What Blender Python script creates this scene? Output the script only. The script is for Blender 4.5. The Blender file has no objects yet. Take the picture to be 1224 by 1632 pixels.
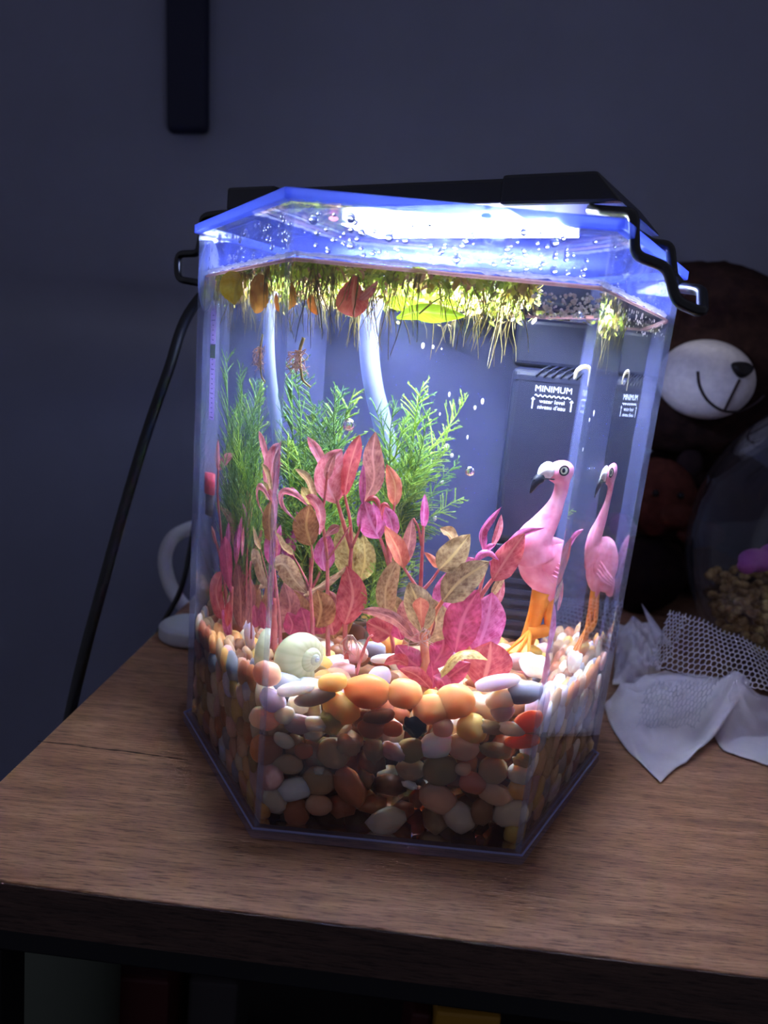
import bpy, bmesh, math, random
import numpy as np
from mathutils import Vector, Matrix, noise as mnoise

random.seed(7)
rng = np.random.default_rng(11)
scene = bpy.context.scene
COL = scene.collection

# ------------------------------------------------------------------ camera
FPX = 1226.0
YAW, PITCH, ROLL = -0.0074676, 0.185928, 0.096055
CAM = np.array([-0.01265, -0.398156, 0.203427])
def cam_basis():
    cy, sy, cp, sp = math.cos(YAW), math.sin(YAW), math.cos(PITCH), math.sin(PITCH)
    fwd = np.array([sy*cp, cy*cp, -sp]); right = np.array([cy, -sy, 0.0]); up = np.cross(right, fwd)
    cr, sr = math.cos(ROLL), math.sin(ROLL)
    return cr*right + sr*up, -sr*right + cr*up, fwd
CR, CU, CF = cam_basis()
cd = bpy.data.cameras.new('camera')
cam = bpy.data.objects.new('camera', cd); COL.objects.link(cam)
cd.sensor_fit = 'VERTICAL'; cd.sensor_height = 36.0; cd.sensor_width = 27.0
cd.lens = FPX/1632*36.0
cd.clip_start = 0.01
cd.dof.use_dof = True; cd.dof.focus_distance = 0.345; cd.dof.aperture_fstop = 9.5
cam.matrix_world = Matrix(((CR[0], CU[0], -CF[0], CAM[0]), (CR[1], CU[1], -CF[1], CAM[1]), (CR[2], CU[2], -CF[2], CAM[2]), (0, 0, 0, 1)))
scene.camera = cam

# ------------------------------------------------------------------ world, exposure
wd = bpy.data.worlds.new('world'); scene.world = wd; wd.use_nodes = True
bg = wd.node_tree.nodes['Background']
bg.inputs[0].default_value = (0.70, 0.72, 1.0, 1); bg.inputs[1].default_value = 0.17
scene.view_settings.view_transform = 'Standard'
scene.view_settings.look = 'None'
scene.view_settings.exposure = 0.0
scene.view_settings.gamma = 1.0
scene.view_settings.use_curve_mapping = False
cy = scene.cycles
cy.use_denoising = True; cy.use_adaptive_sampling = True; cy.adaptive_threshold = 0.025
cy.max_bounces = 14; cy.transmission_bounces = 12; cy.transparent_max_bounces = 40
cy.glossy_bounces = 6; cy.diffuse_bounces = 4
cy.sample_clamp_indirect = 40.0; cy.blur_glossy = 1.0
LED_STRENGTH = 300.0
LED_COLOR = (0.80, 0.86, 1.0)

# ------------------------------------------------------------------ tank geometry and rays
W, H, WL, TS = 0.12, 0.2589, 0.2396, 0.9536
S3 = math.sqrt(3)/2
HEX = np.array([[-.5, -S3], [.5, -S3], [1, 0], [.5, S3], [-.5, S3], [-1, 0]])
WALL_T = 0.0025
def hexat(z, inset=0.0):
    s = (TS + (1-TS)*z/H)*W - inset/S3
    return HEX*s
def pane_plane(i, inset):
    A = np.array([*hexat(0, inset)[i], 0]); B = np.array([*hexat(0, inset)[(i+1) % 6], 0]); C = np.array([*hexat(H, inset)[i], H])
    n = np.cross(B-A, C-A); n /= np.linalg.norm(n)
    if n @ A < 0: n = -n
    return A, n
WATER_INSET = 0.0028
PN = [pane_plane(i, WATER_INSET) for i in range(6)]
def ray(x, y):
    d = CF + CR*(x-612)/FPX + CU*(816-y)/FPX
    return d/np.linalg.norm(d)
def at0(x, y, Y):                      # a point in the open room on the line of sight, at depth Y
    d = ray(x, y); return CAM + d*(Y-CAM[1])/d[1]
def onz(x, y, z=0.0):
    d = ray(x, y); return CAM + d*(z-CAM[2])/d[2]
def on_plane(x, y, P, n):
    d = ray(x, y); return CAM + d*(((P-CAM) @ n)/(d @ n))
FORCE = None                           # the pane looked through, where a thing spans a corner edge
def clampin(p, m):                     # keep a point inside the water by m metres
    p = np.array(p, float)
    for _ in range(3):
        for P, n in PN:
            k = (p-P) @ n + m
            if k > 0: p -= n*k
    return p
def enter(x, y):                       # where the line of sight enters the water and its bent direction
    d = ray(x, y); best = None
    for i, (P, n) in enumerate(PN):
        dn = d @ n
        if dn < 0 and (FORCE is None or i == FORCE):
            t = ((P-CAM) @ n)/dn
            if best is None or t > best[0]: best = (t, i)
    t, i = best; q = CAM + d*t
    if q[2] > WL: return q, d, i
    n = PN[i][1]; eta = 1/1.33; c = -d @ n
    return q, eta*d + (eta*c - math.sqrt(1-eta*eta*(1-c*c)))*n, i
def at(x, y, Y):                       # a point in the water at depth Y
    q, d, i = enter(x, y); return q + d*(Y-q[1])/d[1]
def inside(x, y, t):                   # t metres behind the pane
    q, d, i = enter(x, y); return q + d*t
def mpp(x, y, Y):                      # metres per pixel there
    return float(np.linalg.norm(at(x+1, y, Y)-at(x-1, y, Y)))/2
def bed(x, y):
    return 0.0585 + 0.012*max(0.0, min(1.0, (-y-0.045)/0.05)) + 0.05*max(0, x-0.03)
def on_bed(x, y, lift=0.0):
    q, d, i = enter(x, y)
    for k in range(400):
        p = q + d*(k*0.0006)
        if p[2] <= bed(p[0], p[1]) + lift: return p
    return p

# ------------------------------------------------------------------ materials
def L(*c):
    out = []
    for v in c:
        v = v/255.0
        out.append(v/12.92 if v <= 0.04045 else ((v+0.055)/1.055)**2.4)
    return (*out, 1.0)
MATS = {}
def newmat(name):
    m = bpy.data.materials.new(name); m.use_nodes = True; m.node_tree.nodes.clear(); MATS[name] = m
    nt = m.node_tree
    out = nt.nodes.new('ShaderNodeOutputMaterial')
    return m, nt, out
def N(nt, t, **kw):
    n = nt.nodes.new(t)
    for k, v in kw.items():
        if k in n.inputs.keys(): n.inputs[k].default_value = v
        else: setattr(n, k, v)
    return n
def ramp(nt, stops):
    r = nt.nodes.new('ShaderNodeValToRGB'); e = r.color_ramp.elements
    while len(e) < len(stops): e.new(0.5)
    for k, (p, c) in enumerate(stops): e[k].position = p; e[k].color = c
    return r
def mul(c, k): return (c[0]*k, c[1]*k, c[2]*k, 1)
def speckled(name, c1, c2, scale=300, rough=0.45, detail=4, spec=0.3, bump=0.0, sss=0.0, lo=.35, hi=.68, c3=None):
    m, nt, out = newmat(name)
    tc = N(nt, 'ShaderNodeTexCoord'); ns = N(nt, 'ShaderNodeTexNoise', Scale=scale, Detail=detail, Roughness=0.6)
    oi = N(nt, 'ShaderNodeObjectInfo')
    vm = nt.nodes.new('ShaderNodeVectorMath'); vm.operation = 'ADD'
    nt.links.new(tc.outputs['Object'], vm.inputs[0]); nt.links.new(oi.outputs['Location'], vm.inputs[1])
    nt.links.new(vm.outputs[0], ns.inputs['Vector'])
    st = [(lo, c1), (hi, c2)]
    if c3: st.append((min(hi+.1, 1), c3))
    r = ramp(nt, st); nt.links.new(ns.outputs['Fac'], r.inputs[0])
    b = N(nt, 'ShaderNodeBsdfPrincipled'); b.inputs['Roughness'].default_value = rough
    b.inputs['Specular IOR Level'].default_value = spec
    nt.links.new(r.outputs[0], b.inputs['Base Color'])
    if sss:
        b.inputs['Subsurface Weight'].default_value = sss; b.inputs['Subsurface Radius'].default_value = (1.0, .62, .4); b.inputs['Subsurface Scale'].default_value = .009
    if bump:
        bp = N(nt, 'ShaderNodeBump', Strength=bump, Distance=0.001); nt.links.new(ns.outputs['Fac'], bp.inputs['Height']); nt.links.new(bp.outputs[0], b.inputs['Normal'])
    nt.links.new(b.outputs[0], out.inputs[0])
    return m
def plain(name, c, rough=0.5, spec=0.3, metallic=0.0):
    m, nt, out = newmat(name)
    b = N(nt, 'ShaderNodeBsdfPrincipled'); b.inputs['Base Color'].default_value = c
    b.inputs['Roughness'].default_value = rough; b.inputs['Specular IOR Level'].default_value = spec; b.inputs['Metallic'].default_value = metallic
    nt.links.new(b.outputs[0], out.inputs[0]); return m
def thin_clear(name, tint, ior=1.45, haze=0.0, haze_col=(0.8, 0.85, 1, 1), rough=0.0, noise_scale=0, fmul=1.0):
    m, nt, out = newmat(name)
    tr = N(nt, 'ShaderNodeBsdfTransparent'); tr.inputs[0].default_value = tint
    gl = N(nt, 'ShaderNodeBsdfGlossy', Roughness=rough)
    fr = N(nt, 'ShaderNodeFresnel', IOR=ior)
    geo = N(nt, 'ShaderNodeNewGeometry')                  # a thin sheet reflects alike from both sides
    fi = nt.nodes.new('ShaderNodeMath'); fi.operation = 'MULTIPLY_ADD'
    nt.links.new(geo.outputs['Backfacing'], fi.inputs[0]); fi.inputs[1].default_value = 1/ior-ior; fi.inputs[2].default_value = ior
    nt.links.new(fi.outputs[0], fr.inputs['IOR'])
    mm = nt.nodes.new('ShaderNodeMath'); mm.operation = 'MULTIPLY'; mm.inputs[1].default_value = fmul
    nt.links.new(fr.outputs[0], mm.inputs[0])
    mx = N(nt, 'ShaderNodeMixShader'); nt.links.new(mm.outputs[0], mx.inputs[0])
    nt.links.new(tr.outputs[0], mx.inputs[1]); nt.links.new(gl.outputs[0], mx.inputs[2])
    last = mx
    if haze:
        df = N(nt, 'ShaderNodeBsdfDiffuse'); df.inputs[0].default_value = haze_col
        tl = N(nt, 'ShaderNodeBsdfTranslucent'); tl.inputs[0].default_value = haze_col
        ad = N(nt, 'ShaderNodeMixShader'); ad.inputs[0].default_value = 0.5
        nt.links.new(df.outputs[0], ad.inputs[1]); nt.links.new(tl.outputs[0], ad.inputs[2])
        m2 = N(nt, 'ShaderNodeMixShader'); m2.inputs[0].default_value = haze
        if noise_scale:
            ns = N(nt, 'ShaderNodeTexNoise', Scale=noise_scale, Detail=5); tc = N(nt, 'ShaderNodeTexCoord'); nt.links.new(tc.outputs['Object'], ns.inputs['Vector'])
            mr = N(nt, 'ShaderNodeMapRange'); mr.inputs['From Min'].default_value = .35; mr.inputs['From Max'].default_value = .7; mr.inputs['To Min'].default_value = haze*.3; mr.inputs['To Max'].default_value = haze*1.8
            nt.links.new(ns.outputs['Fac'], mr.inputs[0]); nt.links.new(mr.outputs[0], m2.inputs[0])
        nt.links.new(mx.outputs[0], m2.inputs[1]); nt.links.new(ad.outputs[0], m2.inputs[2]); last = m2
    nt.links.new(last.outputs[0], out.inputs[0]); return m
def glass(name, col, ior, rough=0.0):
    m, nt, out = newmat(name)
    g = N(nt, 'ShaderNodeBsdfGlass', IOR=ior, Roughness=rough); g.inputs[0].default_value = col
    nt.links.new(g.outputs[0], out.inputs[0]); return m
def sheet(name, c1, c2, trans=0.5, scale=120, rough=0.6, vein=None, gloss=0.04, edge=None):
    """a leaf or cloth: diffuse mixed with translucent, mottled, with a pale midrib along its length"""
    m, nt, out = newmat(name)
    tc = N(nt, 'ShaderNodeTexCoord'); ns = N(nt, 'ShaderNodeTexNoise', Scale=scale, Detail=5, Roughness=0.65)
    nt.links.new(tc.outputs['Object'], ns.inputs['Vector'])
    r = ramp(nt, [(.36, c1), (.64, c2)]); nt.links.new(ns.outputs['Fac'], r.inputs[0]); colr = r.outputs[0]
    if vein:
        uv = N(nt, 'ShaderNodeUVMap'); sp = N(nt, 'ShaderNodeSeparateXYZ'); nt.links.new(uv.outputs[0], sp.inputs[0])
        a = nt.nodes.new('ShaderNodeMath'); a.operation = 'ABSOLUTE'; nt.links.new(sp.outputs['X'], a.inputs[0])
        mr = N(nt, 'ShaderNodeMapRange'); mr.inputs['From Min'].default_value = 0.06; mr.inputs['From Max'].default_value = 0.13; mr.inputs['To Min'].default_value = 1; mr.inputs['To Max'].default_value = 0
        nt.links.new(a.outputs[0], mr.inputs[0])
        # side veins
        w = nt.nodes.new('ShaderNodeMath'); w.operation = 'MULTIPLY_ADD'; nt.links.new(a.outputs[0], w.inputs[0]); w.inputs[1].default_value = -0.35; nt.links.new(sp.outputs['Y'], w.inputs[2])
        fr = nt.nodes.new('ShaderNodeMath'); fr.operation = 'MULTIPLY'; nt.links.new(w.outputs[0], fr.inputs[0]); fr.inputs[1].default_value = 9.0
        f2 = nt.nodes.new('ShaderNodeMath'); f2.operation = 'PINGPONG'; nt.links.new(fr.outputs[0], f2.inputs[0]); f2.inputs[1].default_value = 0.5
        m2 = N(nt, 'ShaderNodeMapRange'); m2.inputs['From Min'].default_value = 0.02; m2.inputs['From Max'].default_value = 0.1; m2.inputs['To Min'].default_value = .45; m2.inputs['To Max'].default_value = 0
        nt.links.new(f2.outputs[0], m2.inputs[0])
        mxx = nt.nodes.new('ShaderNodeMath'); mxx.operation = 'MAXIMUM'; nt.links.new(mr.outputs[0], mxx.inputs[0]); nt.links.new(m2.outputs[0], mxx.inputs[1])
        mc = nt.nodes.new('ShaderNodeMix'); mc.data_type = 'RGBA'; nt.links.new(mxx.outputs[0], mc.inputs[0]); nt.links.new(colr, mc.inputs[6]); mc.inputs[7].default_value = vein
        colr = mc.outputs[2]
    d = N(nt, 'ShaderNodeBsdfDiffuse'); t = N(nt, 'ShaderNodeBsdfTranslucent')
    nt.links.new(colr, d.inputs[0]); nt.links.new(colr, t.inputs[0])
    mx = N(nt, 'ShaderNodeMixShader'); mx.inputs[0].default_value = trans
    nt.links.new(d.outputs[0], mx.inputs[1]); nt.links.new(t.outputs[0], mx.inputs[2]); last = mx
    if gloss:
        g = N(nt, 'ShaderNodeBsdfGlossy', Roughness=0.35); m3 = N(nt, 'ShaderNodeMixShader'); m3.inputs[0].default_value = gloss
        nt.links.new(mx.outputs[0], m3.inputs[1]); nt.links.new(g.outputs[0], m3.inputs[2]); last = m3
    nt.links.new(last.outputs[0], out.inputs[0]); return m
def emit(name, c, s):
    m, nt, out = newmat(name)
    e = N(nt, 'ShaderNodeEmission', Strength=s); e.inputs[0].default_value = (*c[:3], 1); nt.links.new(e.outputs[0], out.inputs[0]); return m

# ------------------------------------------------------------------ object helpers
def tag(o, label=None, cat=None, group=None, kind=None):
    if label: o['label'] = label
    if cat: o['category'] = cat
    if group: o['group'] = group
    if kind: o['kind'] = kind
    return o
def link(name, me, m=None, parent=None, loc=None):
    o = bpy.data.objects.new(name, me); COL.objects.link(o)
    if m is not None and me is not None and not me.materials: me.materials.append(m)
    if parent is not None:
        o.parent = parent; o.matrix_parent_inverse = Matrix.Translation(-Vector(parent.location))
    if loc is not None: o.location = loc
    return o
def empty(name, loc=(0, 0, 0)):
    o = bpy.data.objects.new(name, None); COL.objects.link(o); o.location = Vector([float(v) for v in loc]); o.empty_display_size = .01; return o
class MB:
    def __init__(s): s.v = []; s.f = []; s.uv = None
    def add(s, v, f):
        b = len(s.v); s.v += [tuple(float(c) for c in p) for p in v]; s.f += [tuple(b+i for i in q) for q in f]
    def box(s, lo, hi):
        x0, y0, z0 = lo; x1, y1, z1 = hi
        s.add([(x0,y0,z0),(x1,y0,z0),(x1,y1,z0),(x0,y1,z0),(x0,y0,z1),(x1,y0,z1),(x1,y1,z1),(x0,y1,z1)],
              [(0,3,2,1),(4,5,6,7),(0,1,5,4),(1,2,6,5),(2,3,7,6),(3,0,4,7)])
    def obox(s, c, ax, ay, az):
        c, ax, ay, az = map(np.asarray, (c, ax, ay, az))
        s.add([c-ax-ay-az, c+ax-ay-az, c+ax+ay-az, c-ax+ay-az, c-ax-ay+az, c+ax-ay+az, c+ax+ay+az, c-ax+ay+az],
              [(0,3,2,1),(4,5,6,7),(0,1,5,4),(1,2,6,5),(2,3,7,6),(3,0,4,7)])
    def prism(s, bottom, top):
        n = len(bottom); s.add(list(bottom)+list(top), [tuple(range(n))[::-1], tuple(range(n, 2*n))] + [(i, (i+1) % n, n+(i+1) % n, n+i) for i in range(n)])
    def tube(s, pts, rad, seg=6, cap=True):
        pts = [np.asarray(p, float) for p in pts]; n = len(pts)
        if not hasattr(rad, '__len__'): rad = [rad]*n
        up = None; rings = []
        for i in range(n):
            t = pts[min(i+1, n-1)] - pts[max(i-1, 0)]; t /= (np.linalg.norm(t)+1e-12)
            if up is None:
                up = np.cross(t, [0, 0, 1.0]);
                if np.linalg.norm(up) < .1: up = np.cross(t, [0, 1.0, 0])
            up = up - t*(up @ t); up /= (np.linalg.norm(up)+1e-12); w = np.cross(t, up)
            rings.append([pts[i] + rad[i]*(math.cos(2*math.pi*k/seg)*up + math.sin(2*math.pi*k/seg)*w) for k in range(seg)])
        v = [p for r in rings for p in r]
        f = [(i*seg+k, i*seg+(k+1) % seg, (i+1)*seg+(k+1) % seg, (i+1)*seg+k) for i in range(n-1) for k in range(seg)]
        if cap: f += [tuple(range(seg))[::-1], tuple((n-1)*seg+k for k in range(seg))]
        s.add(v, f)
    def ball(s, c, r, nu=10, nv=7, basis=None):
        c = np.asarray(c, float); r = np.ones(3)*r if not hasattr(r, '__len__') else np.asarray(r)
        B = np.eye(3) if basis is None else np.asarray(basis)       # rows are axes
        v = []
        for j in range(nv+1):
            th = math.pi*j/nv
            for i in range(nu):
                ph = 2*math.pi*i/nu
                q = np.array([math.sin(th)*math.cos(ph), math.sin(th)*math.sin(ph), math.cos(th)])*r
                v.append(c + q @ B)
        s.add(v, [(j*nu+i, (j+1)*nu+i, (j+1)*nu+(i+1) % nu, j*nu+(i+1) % nu) for j in range(nv) for i in range(nu)])
    def mesh(s, name, smooth=True):
        me = bpy.data.meshes.new(name); me.from_pydata(s.v, [], s.f); me.update()
        if smooth: me.polygons.foreach_set('use_smooth', [True]*len(me.polygons))
        return me
    def build(s, name, m, parent=None, smooth=True):
        return link(name, s.mesh(name, smooth), m, parent)
def spline(pts, n):
    pts = np.array([np.asarray(p, float) for p in pts]); k = len(pts)
    if k == 2: return [pts[0]+(pts[1]-pts[0])*t for t in np.linspace(0, 1, n)]
    P = np.vstack([2*pts[0]-pts[1], pts, 2*pts[-1]-pts[-2]]); out = []
    for t in np.linspace(0, k-1-1e-9, n):
        i = int(t); u = t-i; p0, p1, p2, p3 = P[i:i+4]
        out.append(.5*((2*p1)+(-p0+p2)*u+(2*p0-5*p1+4*p2-p3)*u*u+(-p0+3*p1-3*p2+p3)*u**3))
    return out
def bevel(o, w, seg=2):
    b = o.modifiers.new('bevel', 'BEVEL'); b.width = w; b.segments = seg; b.limit_method = 'ANGLE'; return o

# ================================================================== SETTING
wall_m = speckled('wall_paint', L(112, 114, 132), L(120, 122, 142), scale=3, rough=.8, spec=.15)
mb = MB(); mb.box((-2.2, 0.62, -0.75), (2.2, 0.68, 1.6)); tag(mb.build('wall_back', wall_m, None, False), 'dim blue grey painted wall behind the tank', None, None, 'structure')
floor_m = speckled('floor_dark', L(40, 38, 40), L(52, 48, 48), scale=6, rough=.8, spec=.1)
mb = MB(); mb.box((-2.2, -1.2, -0.78), (2.2, 0.62, -0.75)); tag(mb.build('floor', floor_m, None, False), 'dark floor under the table', None, None, 'structure')

# ------------------------------------------------------------------ table
def wood_mat(name, dark, mid, light, along=1):
    m, nt, out = newmat(name)
    tc = N(nt, 'ShaderNodeTexCoord'); mp = N(nt, 'ShaderNodeMapping'); mp.inputs['Scale'].default_value = (1.0, 9.0, 9.0)
    nt.links.new(tc.outputs['Object'], mp.inputs[0])
    n1 = N(nt, 'ShaderNodeTexNoise', Scale=16, Detail=8, Roughness=.62, Distortion=.6); nt.links.new(mp.outputs[0], n1.inputs[0])
    mp2 = N(nt, 'ShaderNodeMapping'); mp2.inputs['Scale'].default_value = (1.0, 14.0, 14.0); nt.links.new(tc.outputs['Object'], mp2.inputs[0])
    n2 = N(nt, 'ShaderNodeTexNoise', Scale=85, Detail=5, Roughness=.7); nt.links.new(mp2.outputs[0], n2.inputs[0])
    n3 = N(nt, 'ShaderNodeTexNoise', Scale=9, Detail=3); nt.links.new(tc.outputs['Object'], n3.inputs[0])
    r1 = ramp(nt, [(.28, dark), (.5, mid), (.74, light)]); nt.links.new(n1.outputs['Fac'], r1.inputs[0])
    r2 = ramp(nt, [(.38, (.34, .3, .28, 1)), (.5, (1, 1, 1, 1))]); nt.links.new(n2.outputs['Fac'], r2.inputs[0])
    mx = nt.nodes.new('ShaderNodeMix'); mx.data_type = 'RGBA'; mx.blend_type = 'MULTIPLY'; mx.inputs[0].default_value = 1
    nt.links.new(r1.outputs[0], mx.inputs[6]); nt.links.new(r2.outputs[0], mx.inputs[7])
    b = N(nt, 'ShaderNodeBsdfPrincipled'); b.inputs['Roughness'].default_value = .5; b.inputs['Specular IOR Level'].default_value = .35
    nt.links.new(mx.outputs[2], b.inputs['Base Color'])
    bp = N(nt, 'ShaderNodeBump', Strength=.5, Distance=.0006); nt.links.new(n2.outputs['Fac'], bp.inputs['Height']); nt.links.new(bp.outputs[0], b.inputs['Normal'])
    nt.links.new(b.outputs[0], out.inputs[0]); return m
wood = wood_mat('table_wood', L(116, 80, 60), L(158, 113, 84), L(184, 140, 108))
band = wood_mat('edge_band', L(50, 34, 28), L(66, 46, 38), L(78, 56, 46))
table = tag(empty('wooden_table', (0, 0, 0)), 'brown wood grain table with dark front edge carrying the tank', 'table')
TA = math.radians(-1.9)
tx, ty = np.array([math.cos(TA), math.sin(TA), 0]), np.array([-math.sin(TA), math.cos(TA), 0])
def tpt(a, b, z): return tx*a + ty*b + np.array([0, 0, z])
TL, TR, TF, TB = -0.1765, 1.1, -0.148, 0.56
TH = 0.020
mb = MB(); mb.prism([tpt(TL, TF+.0012, -TH), tpt(TR, TF+.0012, -TH), tpt(TR, TB, -TH), tpt(TL, TB, -TH)], [tpt(TL, TF+.0012, 0), tpt(TR, TF+.0012, 0), tpt(TR, TB, 0), tpt(TL, TB, 0)])
bevel(mb.build('tabletop', wood, table, False), .0006)
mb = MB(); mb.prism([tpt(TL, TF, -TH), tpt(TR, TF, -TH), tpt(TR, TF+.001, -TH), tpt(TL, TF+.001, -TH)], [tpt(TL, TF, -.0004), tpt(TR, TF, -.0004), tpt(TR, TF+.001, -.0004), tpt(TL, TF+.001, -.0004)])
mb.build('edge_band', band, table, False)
black_steel = plain('black_steel', L(14, 14, 17), .5)
def tbar(name, a0, a1, b0, b1, z0, z1):
    mb = MB(); mb.prism([tpt(a0, b0, z0), tpt(a1, b0, z0), tpt(a1, b1, z0), tpt(a0, b1, z0)], [tpt(a0, b0, z1), tpt(a1, b0, z1), tpt(a1, b1, z1), tpt(a0, b1, z1)])
    return bevel(mb.build(name, black_steel, table, False), .001)
tbar('frame_rail', TL+.01, TR-.01, TF+.012, TF+.032, -TH-.02, -TH-.0003)
tbar('frame_rail', TL+.01, TR-.01, TB-.04, TB-.02, -TH-.02, -TH-.0003)
tbar('frame_rail', TL+.01, TL+.03, TF+.033, TB-.041, -TH-.02, -TH-.0003)
for a in (TL+.01, TR-.03):
    for b in (TF+.012, TB-.04): tbar('leg', a, a+.02, b, b+.02, -.749, -TH-.0205)
# a split in the surface of the top
crack_m = plain('crack_dark', L(46, 32, 24), .8)
pa = [onz(60, 1182), onz(110, 1187), onz(160, 1194), onz(200, 1198), onz(250, 1205), onz(300, 1212)]
mb = MB(); up = []; lo = []
for k, p in enumerate(spline(pa, 26)):
    w = .0006*(0.5+random.random())*(1-abs(k/25-.4)*.8)
    up.append(p+np.array([0, w, .00025])); lo.append(p+np.array([0, -w, .00025]))
n = len(up); mb.add(up+lo, [(n+i, n+i+1, i+1, i) for i in range(n-1)]); mb.build('surface_split', crack_m, table)
pa = [onz(705, 1497), onz(740, 1503), onz(790, 1510)]
mb = MB(); up = []; lo = []
for k, p in enumerate(spline(pa, 12)):
    w = .0004*(0.5+random.random()); up.append(p+np.array([0, w, .00025])); lo.append(p+np.array([0, -w, .00025]))
n = len(up); mb.add(up+lo, [(n+i, n+i+1, i+1, i) for i in range(n-1)]); mb.build('surface_split', crack_m, table)

# ------------------------------------------------------------------ tank
pane_m = thin_clear('acrylic_pane', (.975, .98, .995, 1), 1.35, haze=0.012, noise_scale=30, fmul=.8)
pane_back_m = thin_clear('acrylic_pane_blue_haze', (.93, .95, .99, 1), 1.35, haze=0.06, haze_col=(.42, .48, .95, 1), noise_scale=12, fmul=.8)  # blue background haze is put into the colour of the back panes
rim_m = thin_clear('acrylic_edge_glow', (.62, .72, 1, 1), 1.49, haze=.5, haze_col=(.20, .28, .95, 1))  # blue glow of lamp light guided to the edge, put into the colour
post_m = thin_clear('acrylic_corner', (.93, .95, 1, 1), 1.4, haze=.10, haze_col=(.7, .74, 1.0, 1))
lidplate_m = thin_clear('lid_sheet', (.9, .93, 1, 1), 1.35, haze=.08, haze_col=(.15, .2, 1.0, 1), noise_scale=60, fmul=.5)
base_m = thin_clear('acrylic_base', (.93, .93, .98, 1), 1.4, haze=.10, haze_col=(.7, .68, .9, 1))
mist_m = thin_clear('condensation_blue_glow', (.86, .9, 1, 1), 1.3, haze=.17, haze_col=(.10, .15, .95, 1), noise_scale=90)  # condensation, with the blue glow around the lamp put into its colour
Z0 = 0.0045
tank = tag(empty('hexagonal_fish_tank', (0, 0, 0)), 'clear six sided acrylic fish tank full of plants and pebbles on the table', 'fish tank')
e = .0006
for i in range(6):
    j = (i+1) % 6
    def ring(z, inset): return hexat(z, inset)
    def ptsz(z):
        a, b = ring(z, 0)[i], ring(z, 0)[j]; c, d = ring(z, WALL_T)[j], ring(z, WALL_T)[i]
        u = (b-a)/np.linalg.norm(b-a)
        return [np.array([*(a+u*e), z]), np.array([*(b-u*e), z]), np.array([*(c-u*e), z]), np.array([*(d+u*e), z])]
    mb = MB(); mb.prism(ptsz(Z0), ptsz(H)); mb.build('pane', pane_m if i in (0, 1, 5) else pane_back_m, tank, False)
for i in range(6):
    def cz(z):
        o = hexat(z, 0)[i]; q = hexat(z, WALL_T)[i]; a = hexat(z, 0)[(i+1) % 6]-o; b = hexat(z, 0)[i-1]-o
        a = a/np.linalg.norm(a)*e*.92; b = b/np.linalg.norm(b)*e*.92
        return [np.array([*p, z]) for p in (o+b, o, o+a, q+a, q, q+b)]
    mb = MB(); mb.prism(cz(Z0), cz(H)); mb.build('corner_edge', post_m, tank, False)
mb = MB(); mb.prism([np.array([*p, 0.0002]) for p in hexat(0, -.0022)], [np.array([*p, Z0-.0003]) for p in hexat(0, -.0012)])
bevel(mb.build('base', base_m, tank, False), .0008)
glint_m = thin_clear('acrylic_glint', (.85, .87, 1, 1), 1.49, haze=.5, haze_col=(.62, .64, 1, 1))  # bright glint along the base edge, put in as thin pale tubes
for i in range(6):
    a_, b_ = hexat(0, -.0012)[i], hexat(0, -.0012)[(i+1) % 6]
    mb = MB(); mb.tube([(*a_, Z0), (*(a_+(b_-a_)*.5), Z0), (*b_, Z0)], .0005, 6); mb.build('base_glint', glint_m, tank)
haze_m, nt, out = newmat('blue_haze_sheet')  # added sheets: blue background haze painted as colour, muting mirror images
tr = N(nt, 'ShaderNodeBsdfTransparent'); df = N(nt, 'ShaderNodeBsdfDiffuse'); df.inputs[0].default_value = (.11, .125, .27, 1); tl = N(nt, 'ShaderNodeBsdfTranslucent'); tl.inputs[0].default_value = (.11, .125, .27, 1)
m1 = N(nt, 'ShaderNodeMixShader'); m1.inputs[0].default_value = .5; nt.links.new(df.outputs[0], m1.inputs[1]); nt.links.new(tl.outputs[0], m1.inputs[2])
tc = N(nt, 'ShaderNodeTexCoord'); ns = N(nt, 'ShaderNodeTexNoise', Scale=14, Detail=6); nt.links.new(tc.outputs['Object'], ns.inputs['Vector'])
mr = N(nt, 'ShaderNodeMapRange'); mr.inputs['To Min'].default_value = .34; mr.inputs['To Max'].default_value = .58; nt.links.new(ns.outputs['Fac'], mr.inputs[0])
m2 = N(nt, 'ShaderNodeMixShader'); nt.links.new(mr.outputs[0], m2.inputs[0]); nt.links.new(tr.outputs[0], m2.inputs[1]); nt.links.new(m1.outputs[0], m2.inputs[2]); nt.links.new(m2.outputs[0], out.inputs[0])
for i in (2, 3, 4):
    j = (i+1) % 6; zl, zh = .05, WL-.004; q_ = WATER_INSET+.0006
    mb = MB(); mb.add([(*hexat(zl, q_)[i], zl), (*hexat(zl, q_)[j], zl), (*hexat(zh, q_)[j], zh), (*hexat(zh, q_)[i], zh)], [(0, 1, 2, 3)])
    tag(mb.build('blue_haze_sheet', haze_m, tank, False), 'added bluish sheet painting the blue haze inside a back pane')
# inner condensation band above the water, blue lamp glow painted into its colour
for i in (0, 1, 5, 3, 4, 2):
    j = (i+1) % 6; a, b = hexat(WL+.002, WALL_T+.0003)[i], hexat(WL+.002, WALL_T+.0003)[j]; c2, d2 = hexat(H-.001, WALL_T+.0003)[j], hexat(H-.001, WALL_T+.0003)[i]
    mb = MB(); mb.add([(*a, WL+.002), (*b, WL+.002), (*c2, H-.001), (*d2, H-.001)], [(0, 1, 2, 3)])
    tag(mb.build('condensation', mist_m, tank, False), 'misty condensation with painted blue lamp glow on the pane above the water')
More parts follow.
